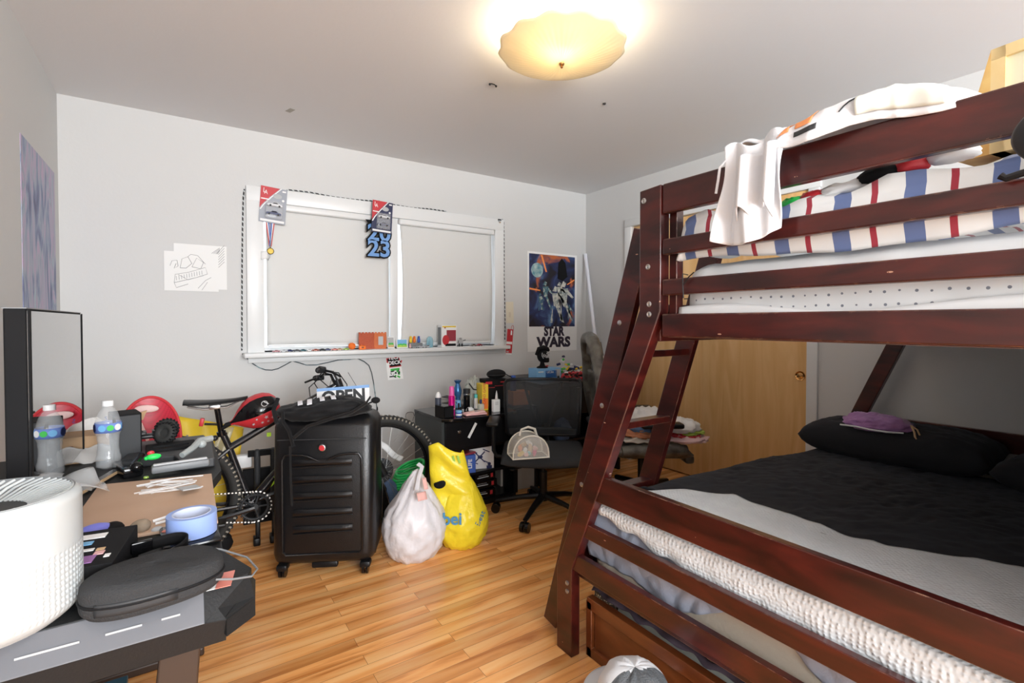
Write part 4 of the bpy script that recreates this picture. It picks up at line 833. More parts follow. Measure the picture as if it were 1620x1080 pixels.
# ---------------- clear tote on the seat
mat('clear_vinyl', (.8, .78, .72), .06, alpha=.28, spec=.8); mat('cream_trim', (.72, .68, .6), .5)
t = thing('clear_tote_bag', 'small clear vinyl tote bag with cream piping on the left of the mesh chair seat', 'bag', (1.672, 2.33, .425), R(-20))
B().grid(lambda u, v: (.105*cos(pi*u)*(1.0), -.065+.13*v, .13*sin(pi*u)**.75), 20, 4).build('bag_body', 'clear_vinyl', t, solid=.0015)
for y in (-.065, .065): B().poly([(.105*cos(pi*u/20), y, .13*sin(pi*u/20)**.75) for u in range(21)], (0, .0015, 0)).build('end_panel', 'clear_vinyl', t, smooth=False)
b = B()
for y in (-.066, .066): b.tube([(.106*cos(pi*u/20), y, .131*sin(pi*u/20)**.75) for u in range(21)], .0042, 6).tube([(-.105, y, .003), (.105, y, .003)], .004, 6)
b.tube([(.106, -.066, .003), (.106, .066, .003)], .004, 6).tube([(-.106, -.066, .003), (-.106, .066, .003)], .004, 6).build('piping', 'cream_trim', t)
B().tube([(-.05, 0, .12), (-.04, 0, .155), (0, 0, .168), (.04, 0, .155), (.05, 0, .12)], .006, 8, flat=1.8).build('handle', 'cream_trim', t)
rnd = random.Random(4)
for i, c_ in enumerate(['pink', 'teal', 'yellow', 'brown', 'magenta', 'tan', 'white', 'orange', 'navy', 'pink', 'tan', 'white']):
    o = B().ball((0, 0, 0), (.018+.006*(i % 3), .014, .013), 10, disp=lambda p, nn: p*(1+.3*nz(nn.x*2+i, nn.y*2, nn.z*2))).build('makeup_item', c_, None); o.location = t.matrix_basis @ V((0, 0, 0)); o.location = (1.672+rnd.uniform(-.06, .06), 2.33+rnd.uniform(-.035, .035), .447+.022*(i//5)); o.rotation_euler = (0, .3*i, i)
    tag(o, 'small cosmetic item packed inside the clear vinyl tote', 'cosmetic', 'cosmetic items inside the clear tote bag')
# ---------------- gaming chair
m = mat('worn_leather', (.15, .145, .125), .4, spec=.5, var=(14, (.06, .052, .043), .42, .62), bump=(60, .25))
gc = thing('gaming_chair', 'worn grey-brown leather gaming chair turned towards the closet, laundry on its seat', 'gaming chair', (2.58, 2.28, 0), R(58))
# local frame: sitter faces -y; backrest at +y
for k in range(5):
    a = R(72*k+20); d = V((cos(a), sin(a), 0)); lg = B().tube([d*.03+V((0, 0, .11)), d*.30+V((0, 0, .075))], [.028, .018], 8).build('leg', 'black_plastic', gc)
    p = d*.30; s = V((-d.y, d.x, 0)); B().cyl(p+s*.026+V((0, 0, .03)), p-s*.026+V((0, 0, .03)), .03, seg=18).cyl(p+V((0, 0, .03)), p+V((0, 0, .07)), .009).build('caster', 'black_gloss', lg)
B().cyl((0, 0, .09), (0, 0, .34), .026).box((0, 0, .345), (.24, .2, .03)).build('gas_lift', 'black_plastic', gc)
seatf(B(), .27, .25, .40, .055).build('seat', m, gc, ang=0)
for s in (-1, 1): B().tube([(s*.26, .2, .42), (s*.275, 0, .435), (s*.27, -.2, .425)], [.035, .05, .035], 10).build('seat_bolster', m, gc)
def gb_(x, z, y0=.26): return V((x, y0+.14*(z-.45), z))
out_ = [(-.20, .48), (-.235, .60), (-.255, .76), (-.225, .88), (-.175, .98), (-.165, 1.08), (-.12, 1.145), (0, 1.16)]
ring = out_ + [(-x, z) for x, z in out_[-2::-1]]
b = B(); hole = [(-.085, .96), (-.10, .99), (-.085, 1.02), (.085, 1.02), (.10, .99), (.085, .96)]
B().grid(lambda u, v: gb_((2*u-1)*(.16+.03*sin(v*pi)), .48+.44*v) + V((0, -.035*(max(0, 1-(2*u-1)**4))**.5 + .02*sin(v*9)*.3, 0)), 20, 20).build('back_cushion', m, gc, solid=.05)
B().tube([gb_(x, z) for x, z in ring], [.035, .045, .052, .048, .04, .042, .045, .048]+[.045, .042, .04, .048, .052, .045, .035], 12).build('back_shell', m, gc, sub=1)
B().grid(lambda u, v: gb_((2*u-1)*(.15-.02*v), 1.035+.09*v)+V((0, -.02, 0)), 10, 6).build('head_panel', m, gc, solid=.06)
B().box((0, .30, .93), (.30, .04, .06), (R(-8), 0, 0), bev=.015).build('shoulder_panel', m, gc)
B().ball((.02, .215, .86), (.13, .05, .085), 20, (0, R(10), 0)).build('neck_pillow', m, gc)
B().box((0, .31, .99), (.2, .02, .06), (R(-8), 0, 0)).build('belt_slots', 'black_plastic', gc)
for s in (-1, 1):
    B().box((s*.31, .0, .50), (.04, .06, .18)).build('armrest_post', 'black_plastic', gc); B().box((s*.31, -.03, .60), (.09, .26, .035), bev=.014, seg=3).build('arm_pad', 'black_plastic', gc)
B().box((0, -.255, .34), (.40, .06, .06), bev=.02, seg=3).build('footrest', m, gc)
gc.scale = (1, 1, .95)
# laundry on the gaming chair
def laundry(x, y, z, sz_, mt, lab, seed, rz=0, nm='folded_shirt', cat='clothing', amp=.2):
    o = lump((0, 0, 0), sz_, seed, amp, 44, fs=6).build(nm, mt, None, ang=0); o.location = (x, y, z); o.rotation_euler = (0, 0, rz); return tag(o, lab, cat, 'laundry heaped on the gaming chair')
mat('cloth_white', (.78, .77, .76), .9); mat('cloth_cream', (.66, .62, .55), .9); mat('cloth_blue', (.12, .2, .36), .9); mat('cloth_pink', (.75, .5, .5), .9); mat('cloth_lime', (.38, .5, .08), .9); mat('cloth_rust', (.5, .2, .1), .9)
gx, gy = 2.52, 2.22
laundry(gx+.16, gy-.22, .452, (.13, .12, .018), 'cloth_pink', 'pale pink and white cloth at the bottom right of the laundry heap', 1)
laundry(gx+.17, gy-.18, .475, (.11, .12, .015), 'red', 'thin red cloth layer in the laundry heap', 2)
laundry(gx+.20, gy-.2, .49, (.10, .10, .014), 'cloth_lime', 'lime green cloth folded in the laundry heap', 3)
laundry(gx+.16, gy-.17, .505, (.12, .12, .045), 'cloth_white', 'white T-shirt rolled on the right of the laundry heap', 4)
laundry(gx-.06, gy-.03, .455, (.17, .15, .022), 'cloth_cream', 'cream cloth under the left of the laundry heap', 5)
laundry(gx-.08, gy-.06, .485, (.14, .12, .022), 'cloth_rust', 'rust coloured cloth folded in the laundry heap', 6)
laundry(gx-.04, gy-.04, .51, (.14, .12, .03), 'cloth_blue', 'blue denim cloth across the middle of the laundry heap', 7)
laundry(gx-.01, gy-.02, .545, (.15, .12, .055), 'cloth_white', 'large cream white garment on top of the laundry heap', 8)
# ---------------- suitcase
m = mat('suitcase_shell', (.006, .006, .007), .30, spec=.5, bump=(220, .12))
S = thing('suitcase', 'large black hard shell suitcase on four wheels standing upright before the bicycle', 'suitcase', (.545, 2.41, 0), R(-27.7))
w_, d_, z0, z1 = .237, .27, .055, .76
def sprof(z):   # slightly tapering rounded corners
    return 1
b = B(); b.box((0, d_/2, (z0+z1)/2), (2*w_, d_, z1-z0), bev=.055, seg=6)
for v_ in b.bm.verts:
    if v_.co.z > .64 and v_.co.y < .12: v_.co.y += (v_.co.z-.64)*.42
b.build('shell', m, S, ang=60)
b = B()   # raised front rim ring with the wavy upper edge
ring = [(-.165, .115), (.165, .115), (.18, .13), (.18, .56), (.165, .585)]+[(.165-.33*k/14, .585-.035*math.exp(-((k-7)/2.4)**2)) for k in range(1, 14)]+[(-.165, .585), (-.18, .56), (-.18, .13)]
b.tube([(x, -.001, z) for x, z in ring], .0055, 8, closed=True); b.build('front_rim', m, S)
for k in range(5):
    z = .215+.078*k; b = B()
    b.tube([(-.135, -.001, z-.004), (.135, -.001, z+.004)], .0035, 8); b.grid(lambda u, v: (-.135+.27*u, -.009*sin(pi*v)*min(1, 8*u, 8*(1-u)), z+.004+.03*v), 10, 6); b.build('front_ridge', m, S)
B().box((0, .0, .655), (2*w_-.07, .004, .004)).build('shell_seam', 'dark_grey', S)
B().lathe([(0, .007), (.010, .007), (.0155, .005), (.018, .0)], (0, -.0, .615), 24, (pi/2, 0, 0)).build('badge_ring', 'steel', S); B().lathe([(0, .009), (.012, .008), (.013, .006)], (0, .0, .615), 20, (pi/2, 0, 0)).build('badge', 'red', S)
for x in (-.19, .19):
    for y in (.03, .24):
        b = B(); b.cyl((x-.014, y, .027), (x-.003, y, .027), .027, seg=20).cyl((x+.003, y, .027), (x+.014, y, .027), .027, seg=20); b.build('wheel', 'black_gloss', S)
        B().box((x, y, .05), (.05, .055, .03), bev=.01).build('wheel_housing', 'black_plastic', S)
B().box((0, .04, .05), (.12, .03, .03), bev=.008).build('base_handle', 'black_plastic', S)
for z in (.17, .40, .57): B().ball((-w_-.006, .13, z), (.012, .02, .022), 12).build('side_foot', 'dark_grey', S)
# ---------------- black drawstring backpack on the suitcase
m = mat('nylon_black', (.007, .007, .008), .75, sheen=.08, spec=.25, bump=(150, .15))
t = thing('backpack', 'black fabric backpack with white letter print lying on top of the suitcase', 'backpack', (.575, 2.49, .738), R(-27))
b = B()
def pk(p, n):
    f = .012*ridge(n.x*1.6, n.y*2+3, n.z*2, 1.5)+.006*nz(n.x*6, n.y*3, n.z*5); p = p+n*f
    p.z += .012*sin(p.x*12) - .02*max(0, p.x-.12)*4
    if p.z < -.045: p.z = -.045+(p.z+.045)*.1
    return p
b.ball((0, 0, .045), (.215, .115, .046), 48, None, pk); b.build('bag_body', m, t, ang=0)
B().tube([(-.16, -.10, .05), (-.15, -.125, .01), (-.12, -.14, -.03), (-.10, -.145, -.10)], .012, 8, flat=.35).build('strap', m, t)
B().tube([(-.10, -.145, -.06), (-.04, -.135, -.01), (.06, -.13, .02), (.15, -.12, .045), (.21, -.09, .08), (.22, -.04, .10)], .012, 8, flat=.4).build('strap', m, t)
B().tube([(-.115, -.142, -.10), (-.113, -.143, -.25), (-.108, -.143, -.37)], .009, 6, flat=.3).build('strap_end', m, t)
B().tube([(-.19, -.07, .11), (-.20, -.10, .06), (-.18, -.115, .0)], .01, 6).build('seam_cord', m, t)
B().ball((.245, -.02, .085), (.022, .012, .016), 12).tube([(.21, -.02, .07), (.24, -.02, .082)], .004).build('zip_pull', m, t)
rnd = random.Random(2)
mat('print_white', (.8, .8, .84), .6)
def onbag(x, y): return V((x, y, .045+.048*math.sqrt(max(0, 1-(x/.215)**2-(y/.115)**2))+.014+.012*sin(x*12)))
for k, (x0, ln) in enumerate(((-.13, .05), (-.085, .06), (-.03, .05), (.02, .045))):
    B().grid(lambda u, v: onbag(x0+.02*v+.022*u+.02*abs(u-.5), -.015-ln*1.25*v), 4, 8).build('letter_print', 'print_white', t, solid=.001, ang=0)
# ---------------- plastic bags
m = mat('white_film', (.70, .68, .71), .35, spec=.4, bump=(13, 1.0, 6)); nt = m.node_tree
def bag(name, lab, loc, sz_, mt, seed, neck, rz=0, amp=.10):
    t = thing(name, lab, 'plastic bag', loc, rz); b = B()
    def d(p, n):
        q = n*1.8+V((seed*5.1, seed, seed*2)); f = .5*(1-abs(NZ.noise(q*1.3))*2.2)+.35*(1-abs(NZ.noise(q*2.9))*2.4)+.2*(1-abs(NZ.noise(q*6))*2.2)
        p = p+n*f*amp*max(sz_); k = (n.z+1)/2
        if p.z < -sz_[2]*.8: p.z = -sz_[2]*.8
        if k > .72:
            s = max(neck[1], 1-(k-.72)/.28*(1-neck[1])*1.1); p.x = p.x*s+neck[2]*(k-.72); p.y *= s; p.z += neck[0]*(k-.72)/.28
        return p
    b.ball((0, 0, sz_[2]*.8), sz_, 72, None, d); b.build('film', mt, t, ang=0); return t
t = bag('trash_bag', 'full white plastic bag with a faint red print, on the floor beside the suitcase', (.992, 2.385, 0), (.152, .14, .19), m, 3, (.09, .45, .05))
mat('faded_red', (.75, .42, .38), .5)
B().tube([(-.03, -.10, .37), (.0, -.06, .42), (.03, -.03, .46), (.02, .0, .47)], .012, 6, flat=.4).build('bag_handle', m, t)
B().grid(lambda u, v: (-.045+.05*u, -.155+.02*v+.005*u, .335+.035*v), 4, 4).build('red_print', 'faded_red', t, solid=.001); B().grid(lambda u, v: (.0+.022*u, -.125+.03*v, .375+.05*v), 4, 4).build('red_print', 'faded_red', t, solid=.001)
m = mat('yellow_film', (.83, .66, .03), .32, spec=.4, bump=(12, 1.0, 6))
t = bag('shopping_bag', 'half slumped yellow plastic shopping bag with blue lettering right of the white bag', (1.262, 2.375, 0), (.135, .13, .155), m, 8, (.10, .7, .02), R(-30), .09)
def yb(u, v):   # upper collapsed part with handle hole, a folded tube of film
    a = 2*pi*u; z = .20+.34*v; r = .12*(1-.25*v)*(1+.12*cos(3*a+2)); 
    return (r*cos(a)*1.0-.03-.05*v, r*sin(a)*.55+.01*sin(7*z*6+a*2)-.01, z+.03*cos(a+2.6)*v-.03*abs(sin(a*1.5))*v)
B().grid(yb, 64, 30, cu=True).build('bag_top', m, t, solid=.001, ang=0)
b = B().ball((-.115, -.055, .345), (.038, .012, .026), 16, (0, R(-20), R(-25))); b.build('handle_hole', 'black_matte', t)
for x in (-.02, .006): B().box((x-.02, -.066, .475), (.011, .003, .042), (R(8), R(-14), 0)).build('green_print', mat('leaf_green%d' % (x > 0), (.35, .6, .1), .5), t)
mat('ink_blue', (.05, .22, .4), .5)
text('bag_text', 'bei', .085, 'ink_blue', t, (-.045, -.137, .185), rot=(R(82), 0, 0), ext=.001, bold=.002)
text('bag_text', 'Best', .045, 'ink_blue', t, (.10, -.095, .17), rot=(R(80), R(-55), R(42)), ext=.001)
# ---------------- bicycle
Bk = thing('bicycle', 'black hardtail mountain bike with a yellow-green frame decal parked along the back wall', 'bicycle', (-.075, 2.89, 0), R(-4.94))
mat('tyre', (.02, .02, .019), .75); mat('tread_dirt', (.30, .27, .22), .9); mat('frame_black', (.012, .012, .014), .25, coat=.4); mat('neon', (.5, .85, .02), .5); mat('chain', (.6, .6, .58), .3, .9)
def wheel(x, nm):
    w = B().tube([(x+.302*cos(a), 0, .33+.302*sin(a)) for a in [2*pi*i/72 for i in range(72)]], .027, 12, closed=True).build(nm, 'tyre', Bk)
    b = B()
    for i in range(84):
        a = 2*pi*i/84
        for s in ((-.016, .016) if i % 2 else (-.008, .008)):
            b.m(0 if s < 0 else 1); b.box((x+.3275*cos(a), s, .33+.3275*sin(a)), (.008, .012, .010), (0, -a, 0))
    b.m(1)
    for i in range(84):
        a = 2*pi*i/84; b.box((x+.318*cos(a), -.022, .33+.318*sin(a)), (.012, .007, .008), (0, -a, 0))
    b.build('tread', ['tyre', 'tread_dirt'], w, smooth=False)
    B().tube([(x+.272*cos(a), 0, .33+.272*sin(a)) for a in [2*pi*i/64 for i in range(64)]], .011, 8, closed=True, flat=1).build('rim', 'black_gloss', w)
    b = B()
    for i in range(28):
        a = 2*pi*i/28; a2 = a+(.5 if i % 2 else -.5); s = .025 if i % 4 < 2 else -.025; b.tube([(x+.022*cos(a2), s, .33+.022*sin(a2)), (x+.268*cos(a), 0, .33+.268*sin(a))], .0011, 4)
    b.build('spokes', 'steel', w)
    B().cyl((x, -.045, .33), (x, .045, .33), .018).cyl((x, -.03, .33), (x, -.026, .33), .03).cyl((x, .028, .33), (x, .031, .33), .075, seg=28).build('hub', 'dark_grey', w)
    return w
wheel(0, 'rear_wheel'); wheel(1.044, 'front_wheel')
b = B(); fb = 'frame_black'
b.tube([(.366, 0, .27), (.276, 0, .567), (.243, 0, .655)], .0165, 12).tube([(.276, 0, .567), (.515, 0, .70), (.80, 0, .855)], .0175, 12).tube([(.366, 0, .27), (.50, 0, .42), (.83, 0, .76)], .024, 12).tube([(.795, 0, .885), (.845, 0, .735)], .024, 12)
for s in (-1, 1): b.tube([(.276, s*.01, .56), (.15, s*.04, .465), (0, s*.06, .33)], .0085, 8).tube([(.366, s*.02, .27), (.2, s*.045, .275), (0, s*.06, .33)], .010, 8)
b.cyl((.366, -.04, .27), (.366, .04, .27), .022); b.build('frame', fb, Bk)
b = B()
for s in (-1, 1): b.tube([(.862, s*.055, .69), (.95, s*.06, .52)], .019, 10).tube([(.95, s*.06, .52), (1.044, s*.06, .33)], .023, 10)
b.box((.86, 0, .70), (.05, .15, .035), (0, R(25), 0), bev=.01); b.build('fork', fb, Bk)
B().tube([(.243, 0, .64), (.222, 0, .785)], .0135, 12).cyl((.245, 0, .632), (.24, 0, .655), .021).ball((.262, -.018, .645), .007, 8).build('seat_post', 'black_gloss', Bk)
def sad(u, v):
    x = .085+.275*u; w = .062*(1-u)**.8*(1 if u > .05 else .8)+.016+.0; a = pi*v-.0; return (x, w*cos(a), .80+.011*sin(a)+.010*(1-u)**3+.012*u**4-.004*abs(cos(a))**3)
B().grid(sad, 24, 14).build('saddle', 'black_plastic', Bk, solid=.004, ang=0); B().tube([(.10, -.02, .79), (.17, -.02, .772), (.27, -.02, .776), (.32, 0, .80)], .0035).tube([(.10, .02, .79), (.17, .02, .772), (.27, .02, .776), (.32, 0, .80)], .0035).box((.215, 0, .782), (.05, .05, .02), bev=.004).build('saddle_rails', 'steel', Bk)
t2 = B().box((.16, -.02, .712), (.018, .02, .04), (0, R(12), 0), bev=.004).build('rear_reflector', 'red', Bk); B().tube([(.17, -.01, .70), (.232, 0, .69)], .006).build('reflector_bracket', 'black_plastic', t2)
b = B(); cx, cz = .385, .262
for i in range(32):
    a = 2*pi*i/32; b.box((cx+.072*cos(a), -.045, cz+.072*sin(a)), (.007, .003, .007), (0, -a, 0))
b.tube([(cx+.062*cos(a), -.045, cz+.062*sin(a)) for a in [2*pi*i/40 for i in range(40)]], .006, 6, closed=True)
for i in range(5): a = 2*pi*i/5; b.tube([(cx, -.045, cz), (cx+.06*cos(a), -.045, cz+.06*sin(a))], .005, 6)
b.cyl((cx, -.055, cz), (cx, -.03, cz), .018); b.build('chainring', 'dark_grey', Bk)
b = B(); pth = [(cx+.078*cos(a), cz+.078*sin(a)) for a in [R(95-190*i/26) for i in range(27)]]; up = [(0+.378*i/48, .375+(.34-.375)*i/48) for i in range(49)]; dn = [(.378-.378*i/48, .184+.07*i/48) for i in range(49)]
alln = up+pth+dn; k = 0
for (x, z), (x2, z2) in zip(alln, alln[1:]):
    k += 1; a = math.atan2(z2-z, x2-x)
    b.m(k % 2).box(((x+x2)/2, -.045, (z+z2)/2), (.0085, .004, .0065 if k % 2 else .0035), (0, -a, 0))
b.build('chain', ['tyre', 'chain'], Bk, smooth=False)
B().tube([(cx, -.062, cz), (.225, -.068, .235)], [.014, .011], 8).build('crank_arm', fb, Bk); pdl = B().box((.215, -.115, .232), (.09, .09, .016), bev=.004).build('pedal', 'black_plastic', Bk)
B().tube([(cx, .05, cz), (.55, .06, .30)], [.014, .011], 8).build('crank_arm', fb, Bk); B().box((.56, .11, .302), (.09, .09, .016), bev=.004).build('pedal', 'black_plastic', Bk)
B().cyl((0, -.055, .33), (0, -.03, .33), .045, .06, seg=24).tube([(0, -.06, .30), (.03, -.07, .25), (.02, -.06, .19)], .010).build('rear_gears', 'dark_grey', Bk)
b = B(); b.poly([(.46, -.027, .345), (.475, -.027, .375), (.56, -.027, .465), (.565, -.027, .44)], (0, -.001, 0)); b.box((.505, -.026, .40), (.05, .003, .035), (0, R(-46), 0)).box((.455, -.024, .62), (.02, .012, .02)); b.build('frame_decal', 'neon', Bk)
# handlebar (turned): bar along y in the bicycle's frame
hb = B(); hb.tube([(.79, 0, .875), (.77, 0, .92), (.735, 0, .925)], .017, 10).tube([(.665, -.28, .965), (.70, -.16, .955), (.735, 0, .925), (.73, .16, .885), (.72, .27, .868)], .0105, 10); hd = hb.build('handlebar', fb, Bk)
B().tube([(.665, -.28, .965), (.692, -.19, .957)], .016, 12).build('grip', 'black_matte', hd); B().tube([(.72, .27, .868), (.728, .18, .88)], .017, 12).build('grip', 'black_matte', hd)
b = B(); b.box((.70, -.14, .955), (.04, .03, .03), (.3, .2, 0), bev=.006).tube([(.70, -.15, .955), (.74, -.18, .945), (.775, -.24, .925)], .006, 8).build('brake_lever', 'black_plastic', hd)
b = B(); b.box((.73, .14, .885), (.04, .03, .03), bev=.006).tube([(.73, .15, .885), (.69, .18, .87), (.66, .24, .85)], .006, 8).build('brake_lever', 'black_plastic', hd)
b = B(); b.tube([(.72, -.13, .945), (.79, -.10, .93), (.84, -.06, .86), (.85, 0, .78), (.86, .03, .70)], .0028, 6).tube([(.71, -.12, .95), (.67, -.08, .88), (.70, -.03, .83), (.76, 0, .80), (.78, .02, .84)], .0028, 6).tube([(.72, .12, .88), (.78, .06, .82), (.83, 0, .80), (.86, -.02, .70)], .0028, 6).tube([(.72, .13, .88), (.66, .06, .84), (.66, 0, .78), (.72, 0, .79)], .0028, 6)
b.build('brake_cables', 'black_plastic', hd)
# speed bag strapped behind the saddle nose
t = thing('speed_bag', 'small red and black boxing speed bag with stars resting on the bicycle top tube', 'punching bag', (.325, 2.835, .742), rot=(R(-12), R(-112), R(10)))
b = B(); seg = 48; prof = [(.0, -.125), (.045, -.118), (.075, -.098), (.094, -.065), (.101, -.025), (.098, .015), (.082, .055), (.055, .092), (.030, .118), (.016, .135), (.012, .15)]
n0 = 0
b.lathe(prof, seg=seg); b.bm.faces.ensure_lookup_table()
for f_ in b.bm.faces:
    c = f_.calc_center_median(); a = (math.atan2(c.y, c.x)/(2*pi)*6+.5) % 2; f_.material_index = 0 if a < 1 else 1
b.build('panels', ['red', 'black_gloss'], t, ang=0)
def onb(a, z, r=.1015): return V((r*cos(a), r*sin(a), z))
def star(b, ce, nrm, r):
    nrm = nrm.normalized(); a = nrm.orthogonal().normalized(); c = nrm.cross(a)
    b.poly([ce+(a*cos(2*pi*i/10)+c*sin(2*pi*i/10))*(r if i % 2 == 0 else r*.42) for i in range(10)], nrm*.0008)
for i, (a, z, r) in enumerate(((R(245), -.06, .011), (R(256), -.03, .013), (R(243), .0, .010), (R(262), .02, .008), (R(250), .045, .009), (R(258), -.075, .007), (R(238), -.03, .008), (R(65), -.02, .012), (R(120), .0, .012))):
    rr = .102-.06*max(0, (abs(z)-.02))**1.0*1.2; b = B(); star(b, onb(a, z, rr+.001), V((cos(a), sin(a), 0)), r); b.build('star_print', 'pink' if i < 1 else 'light_grey', t)
b = B(); b.tube([onb(R(300)+R(4)*cos(q)*2.2, -.05+.016*sin(q), .1015) for q in [2*pi*i/20 for i in range(20)]], .0014, 5, closed=True).tube([onb(R(300)+R(6)*sin(q), -.05+.010*q/1.5-.01, .102) for q in [-1.5+.3*i for i in range(11)]], .0022, 5); b.build('emblem_print', 'white', t)
B().tube([(0, 0, .14), (.0, .0, .17), (-.01, .0, .20)], [.012, .015, .008], 8).build('neck_knot', 'black_matte', t)
t.scale = (.87, .87, .87)
# ---------------- things around the bicycle
t = thing('padded_envelope', 'large bright yellow creased padded mailer behind the bicycle rear wheel', 'envelope', (.08, 3.22, .40), rot=(R(-12), R(8), 0))
b = B(); b.grid(lambda u, v: (-.17+.36*u, .01*sin(u*14+v*5)-.02*sin(pi*u), -.12+.40*v-.06*u*v+.0*u), 24, 14); b.build('mailer', 'yellow', t, solid=.012, ang=20)
b = B(); b.grid(lambda u, v: (.04+.07*u+.03*v, -.045-.005*sin(6*u), .06+.16*v), 8, 6); b.build('torn_flap', mat('clear_film', (.8, .75, .5), .2, alpha=.55), t, solid=.002)
t = thing('yellow_carton', 'yellow cardboard packaging standing under the padded mailer behind the rear wheel', 'box', (.10, 3.15, 0)); B().box((0, 0, .2), (.22, .10, .40), (0, R(4), 0), bev=.004).build('carton', 'yellow', t, smooth=False)
t = thing('folded_stand', 'black folding metal stand with two upright arms and rubber feet behind the bicycle crank', 'stand', (.36, 3.0, 0), R(-5))
for x in (-.02, .06):
    B().box((x, 0, .33), (.032, .04, .36), bev=.012, seg=3).cyl((x, -.022, .465), (x, -.018, .465), .010).build('upright', 'dark_grey', t)
    B().box((x, -.01, .08), (.024, .03, .16), bev=.004).box((x-.006, -.02, .02), (.034, .07, .04), bev=.006).build('foot', 'black_plastic', t)
B().box((.02, .03, .25), (.22, .03, .3), bev=.004).box((.02, .0, .49), (.17, .03, .03)).box((.11, .02, .1), (.06, .06, .2), bev=.01).build('frame', 'black_matte', t)
B().box((-.09, .02, .45), (.09, .05, .07), bev=.01).build('ribbed_sleeve', mat('ribbed_white', (.7, .7, .7), .4), t); B().box((.13, .0, .45), (.1, .05, .06), bev=.01).build('ribbed_sleeve', 'ribbed_white', t)
t = thing('equipment_bag', 'black lumpy equipment bag on the floor behind the rear wheel', 'bag', (.12, 3.16, 0)); lump((.0, -.16, 0), (.1, .05, .07), 11, .1, 28).build('gear_body', 'black_matte', t)
t = thing('hose', 'coil of bright green plastic garden hose behind the front wheel', 'hose', (1.24, 3.05, .0))
b = B()
for k in range(6): b.tube([((.13-.008*k)*cos(a), .09*sin(a), .17+.016*k+.035*cos(a)) for a in [2*pi*i/28 for i in range(28)]], .0095, 8, closed=True)
b.build('coil', mat('hose_green', (.02, .62, .14), .35), t); B().lathe([(.11, 0), (.11, .15), (.0, .155)], seg=20, sy=.7).build('spool', 'black_matte', t)
t = thing('dark_shopping_bag', 'dark green and black bag seen through the front wheel spokes', 'bag', (1.05, 3.14, 0)); lump((0, 0, 0), (.09, .07, .2), 14, .08, 36).build('bag_body', mat('olive_dark', (.05, .055, .025), .7), t)
t = thing('white_rag', 'white cloth strip hanging through the spokes of the front wheel', 'cloth', (1.10, 3.03, .38), rot=(0, R(40), 0)); B().grid(lambda u, v: (-.1+.2*u, .006*sin(9*u), -.018+.036*v+.006*sin(7*u)), 16, 4).build('rag', 'white', t, solid=.003)
t = thing('grey_clothes', 'small grey and black clothes bundle between the white bag and the front wheel', 'clothing', (1.03, 2.99, 0)); lump((0, -.04, .06), (.08, .05, .12), 15, .1, 36).build('bundle', 'cloth_blue', t); lump((-.05, -.1, .0), (.05, .03, .16), 16, .1, 30).build('black_sleeve', 'black_matte', t)
# ---------------- red chair behind the desk
t = thing('red_chair', 'small red plastic mesh back chair behind the left desk', 'chair', (-.11, 2.56, 0), R(2))
m = mat('red_mesh', (.50, .02, .045), .4, spec=.4); n = N(m); tc = n.n('TexCoord').outputs['Object']
vo = n.n('TexVoronoi', {'Vector': tc, 'Scale': 260, 'Randomness': 0}).outputs['Distance']; n.base(n.mix(n.math('LESS_THAN', vo, .28), (.50, .02, .045), (.16, .005, .012)))
def rc(u, v):
    z = .50+.38*v; w = .107*(1 if v < .55 else math.sqrt(max(0, 1-((v-.55)/.45)**2.2))); return (w*(2*u-1), .02+.05*v-.03*(2*u-1)**2*(w/.107)**2, z)
bk_ = B().grid(lambda u, v: rc(u, 1-(1-v)**2), 30, 60).build('backrest', m, t, solid=.004, ang=0)
B().tube([rc(0, 1-(1-k/24)**2) for k in range(24)]+[rc(.5, 1)]+[rc(1, 1-(1-k/24)**2) for k in range(23, -1, -1)], .006, 8).build('back_rim', 'red', bk_)
B().ball((-.01, .018, .838), (.042, .006, .016), 16, (R(-5), R(4), 0)).build('faded_oval', mat('faded_pink', (.72, .5, .48), .6), bk_)
for (x, z, rz_) in ((-.05, .72, .35), (-.02, .74, -.3)): B().box((x, .028, z), (.012, .006, .08), (0, rz_, 0), bev=.002).build('tape_trace', 'faded_pink', bk_)
B().box((.06, .022, .735), (.036, .006, .05), bev=.002).build('tape_trace', 'faded_pink', bk_)
B().box((0, -.13, .46), (.26, .26, .02), bev=.008).build('seat', 'red', t)
for x in (-.11, .11):
    for y in (-.24, -.02): B().cyl((x, y, .45), (x*1.15, y*1.1, 0), .011).build('leg', 'steel', t)
B().tube([(-.10, .0, .45), (-.10, .02, .55)], .009).tube([(.10, .0, .45), (.10, .02, .55)], .009).build('back_support', 'red', t)
# ---------------- gaming desk on the left
mat('desk_black', (.013, .014, .015), .55, spec=.3, bump=(200, .1)); mat('trim_grey', (.115, .12, .135), .45); mat('leg_brown', (.035, .018, .01), .5)
D = thing('gaming_desk', 'black gaming desk with a sloped grey plastic end trim along the left wall', 'desk', (0, 0, 0))
top = [(-.53, .985), (.055, .985), (.098, 1.0), (.105, 1.02), (.066, 1.13), (.066, 1.62), (.10, 1.75), (.10, 2.20), (.05, 2.25), (-.53, 2.25)]
B().poly([(x, y, .722) for x, y in top], (0, 0, .028)).build('desk_top', 'desk_black', D, smooth=False, bev=.002)
b = B(); b.poly([(-.53, .985, .749), (-.53, .953, .705), (-.53, .985, .700)], (.56, 0, 0)); b.build('end_trim', 'trim_grey', D, smooth=False, bev=.002)
for x0, x1 in ((-.33, -.24), (-.20, -.13), (-.10, -.055), (-.03, -.005)): B().box(((x0+x1)/2, .966, .7255), (x1-x0, .0028, .0028), (R(-36), 0, 0)).build('trim_slot', 'light_grey', D)
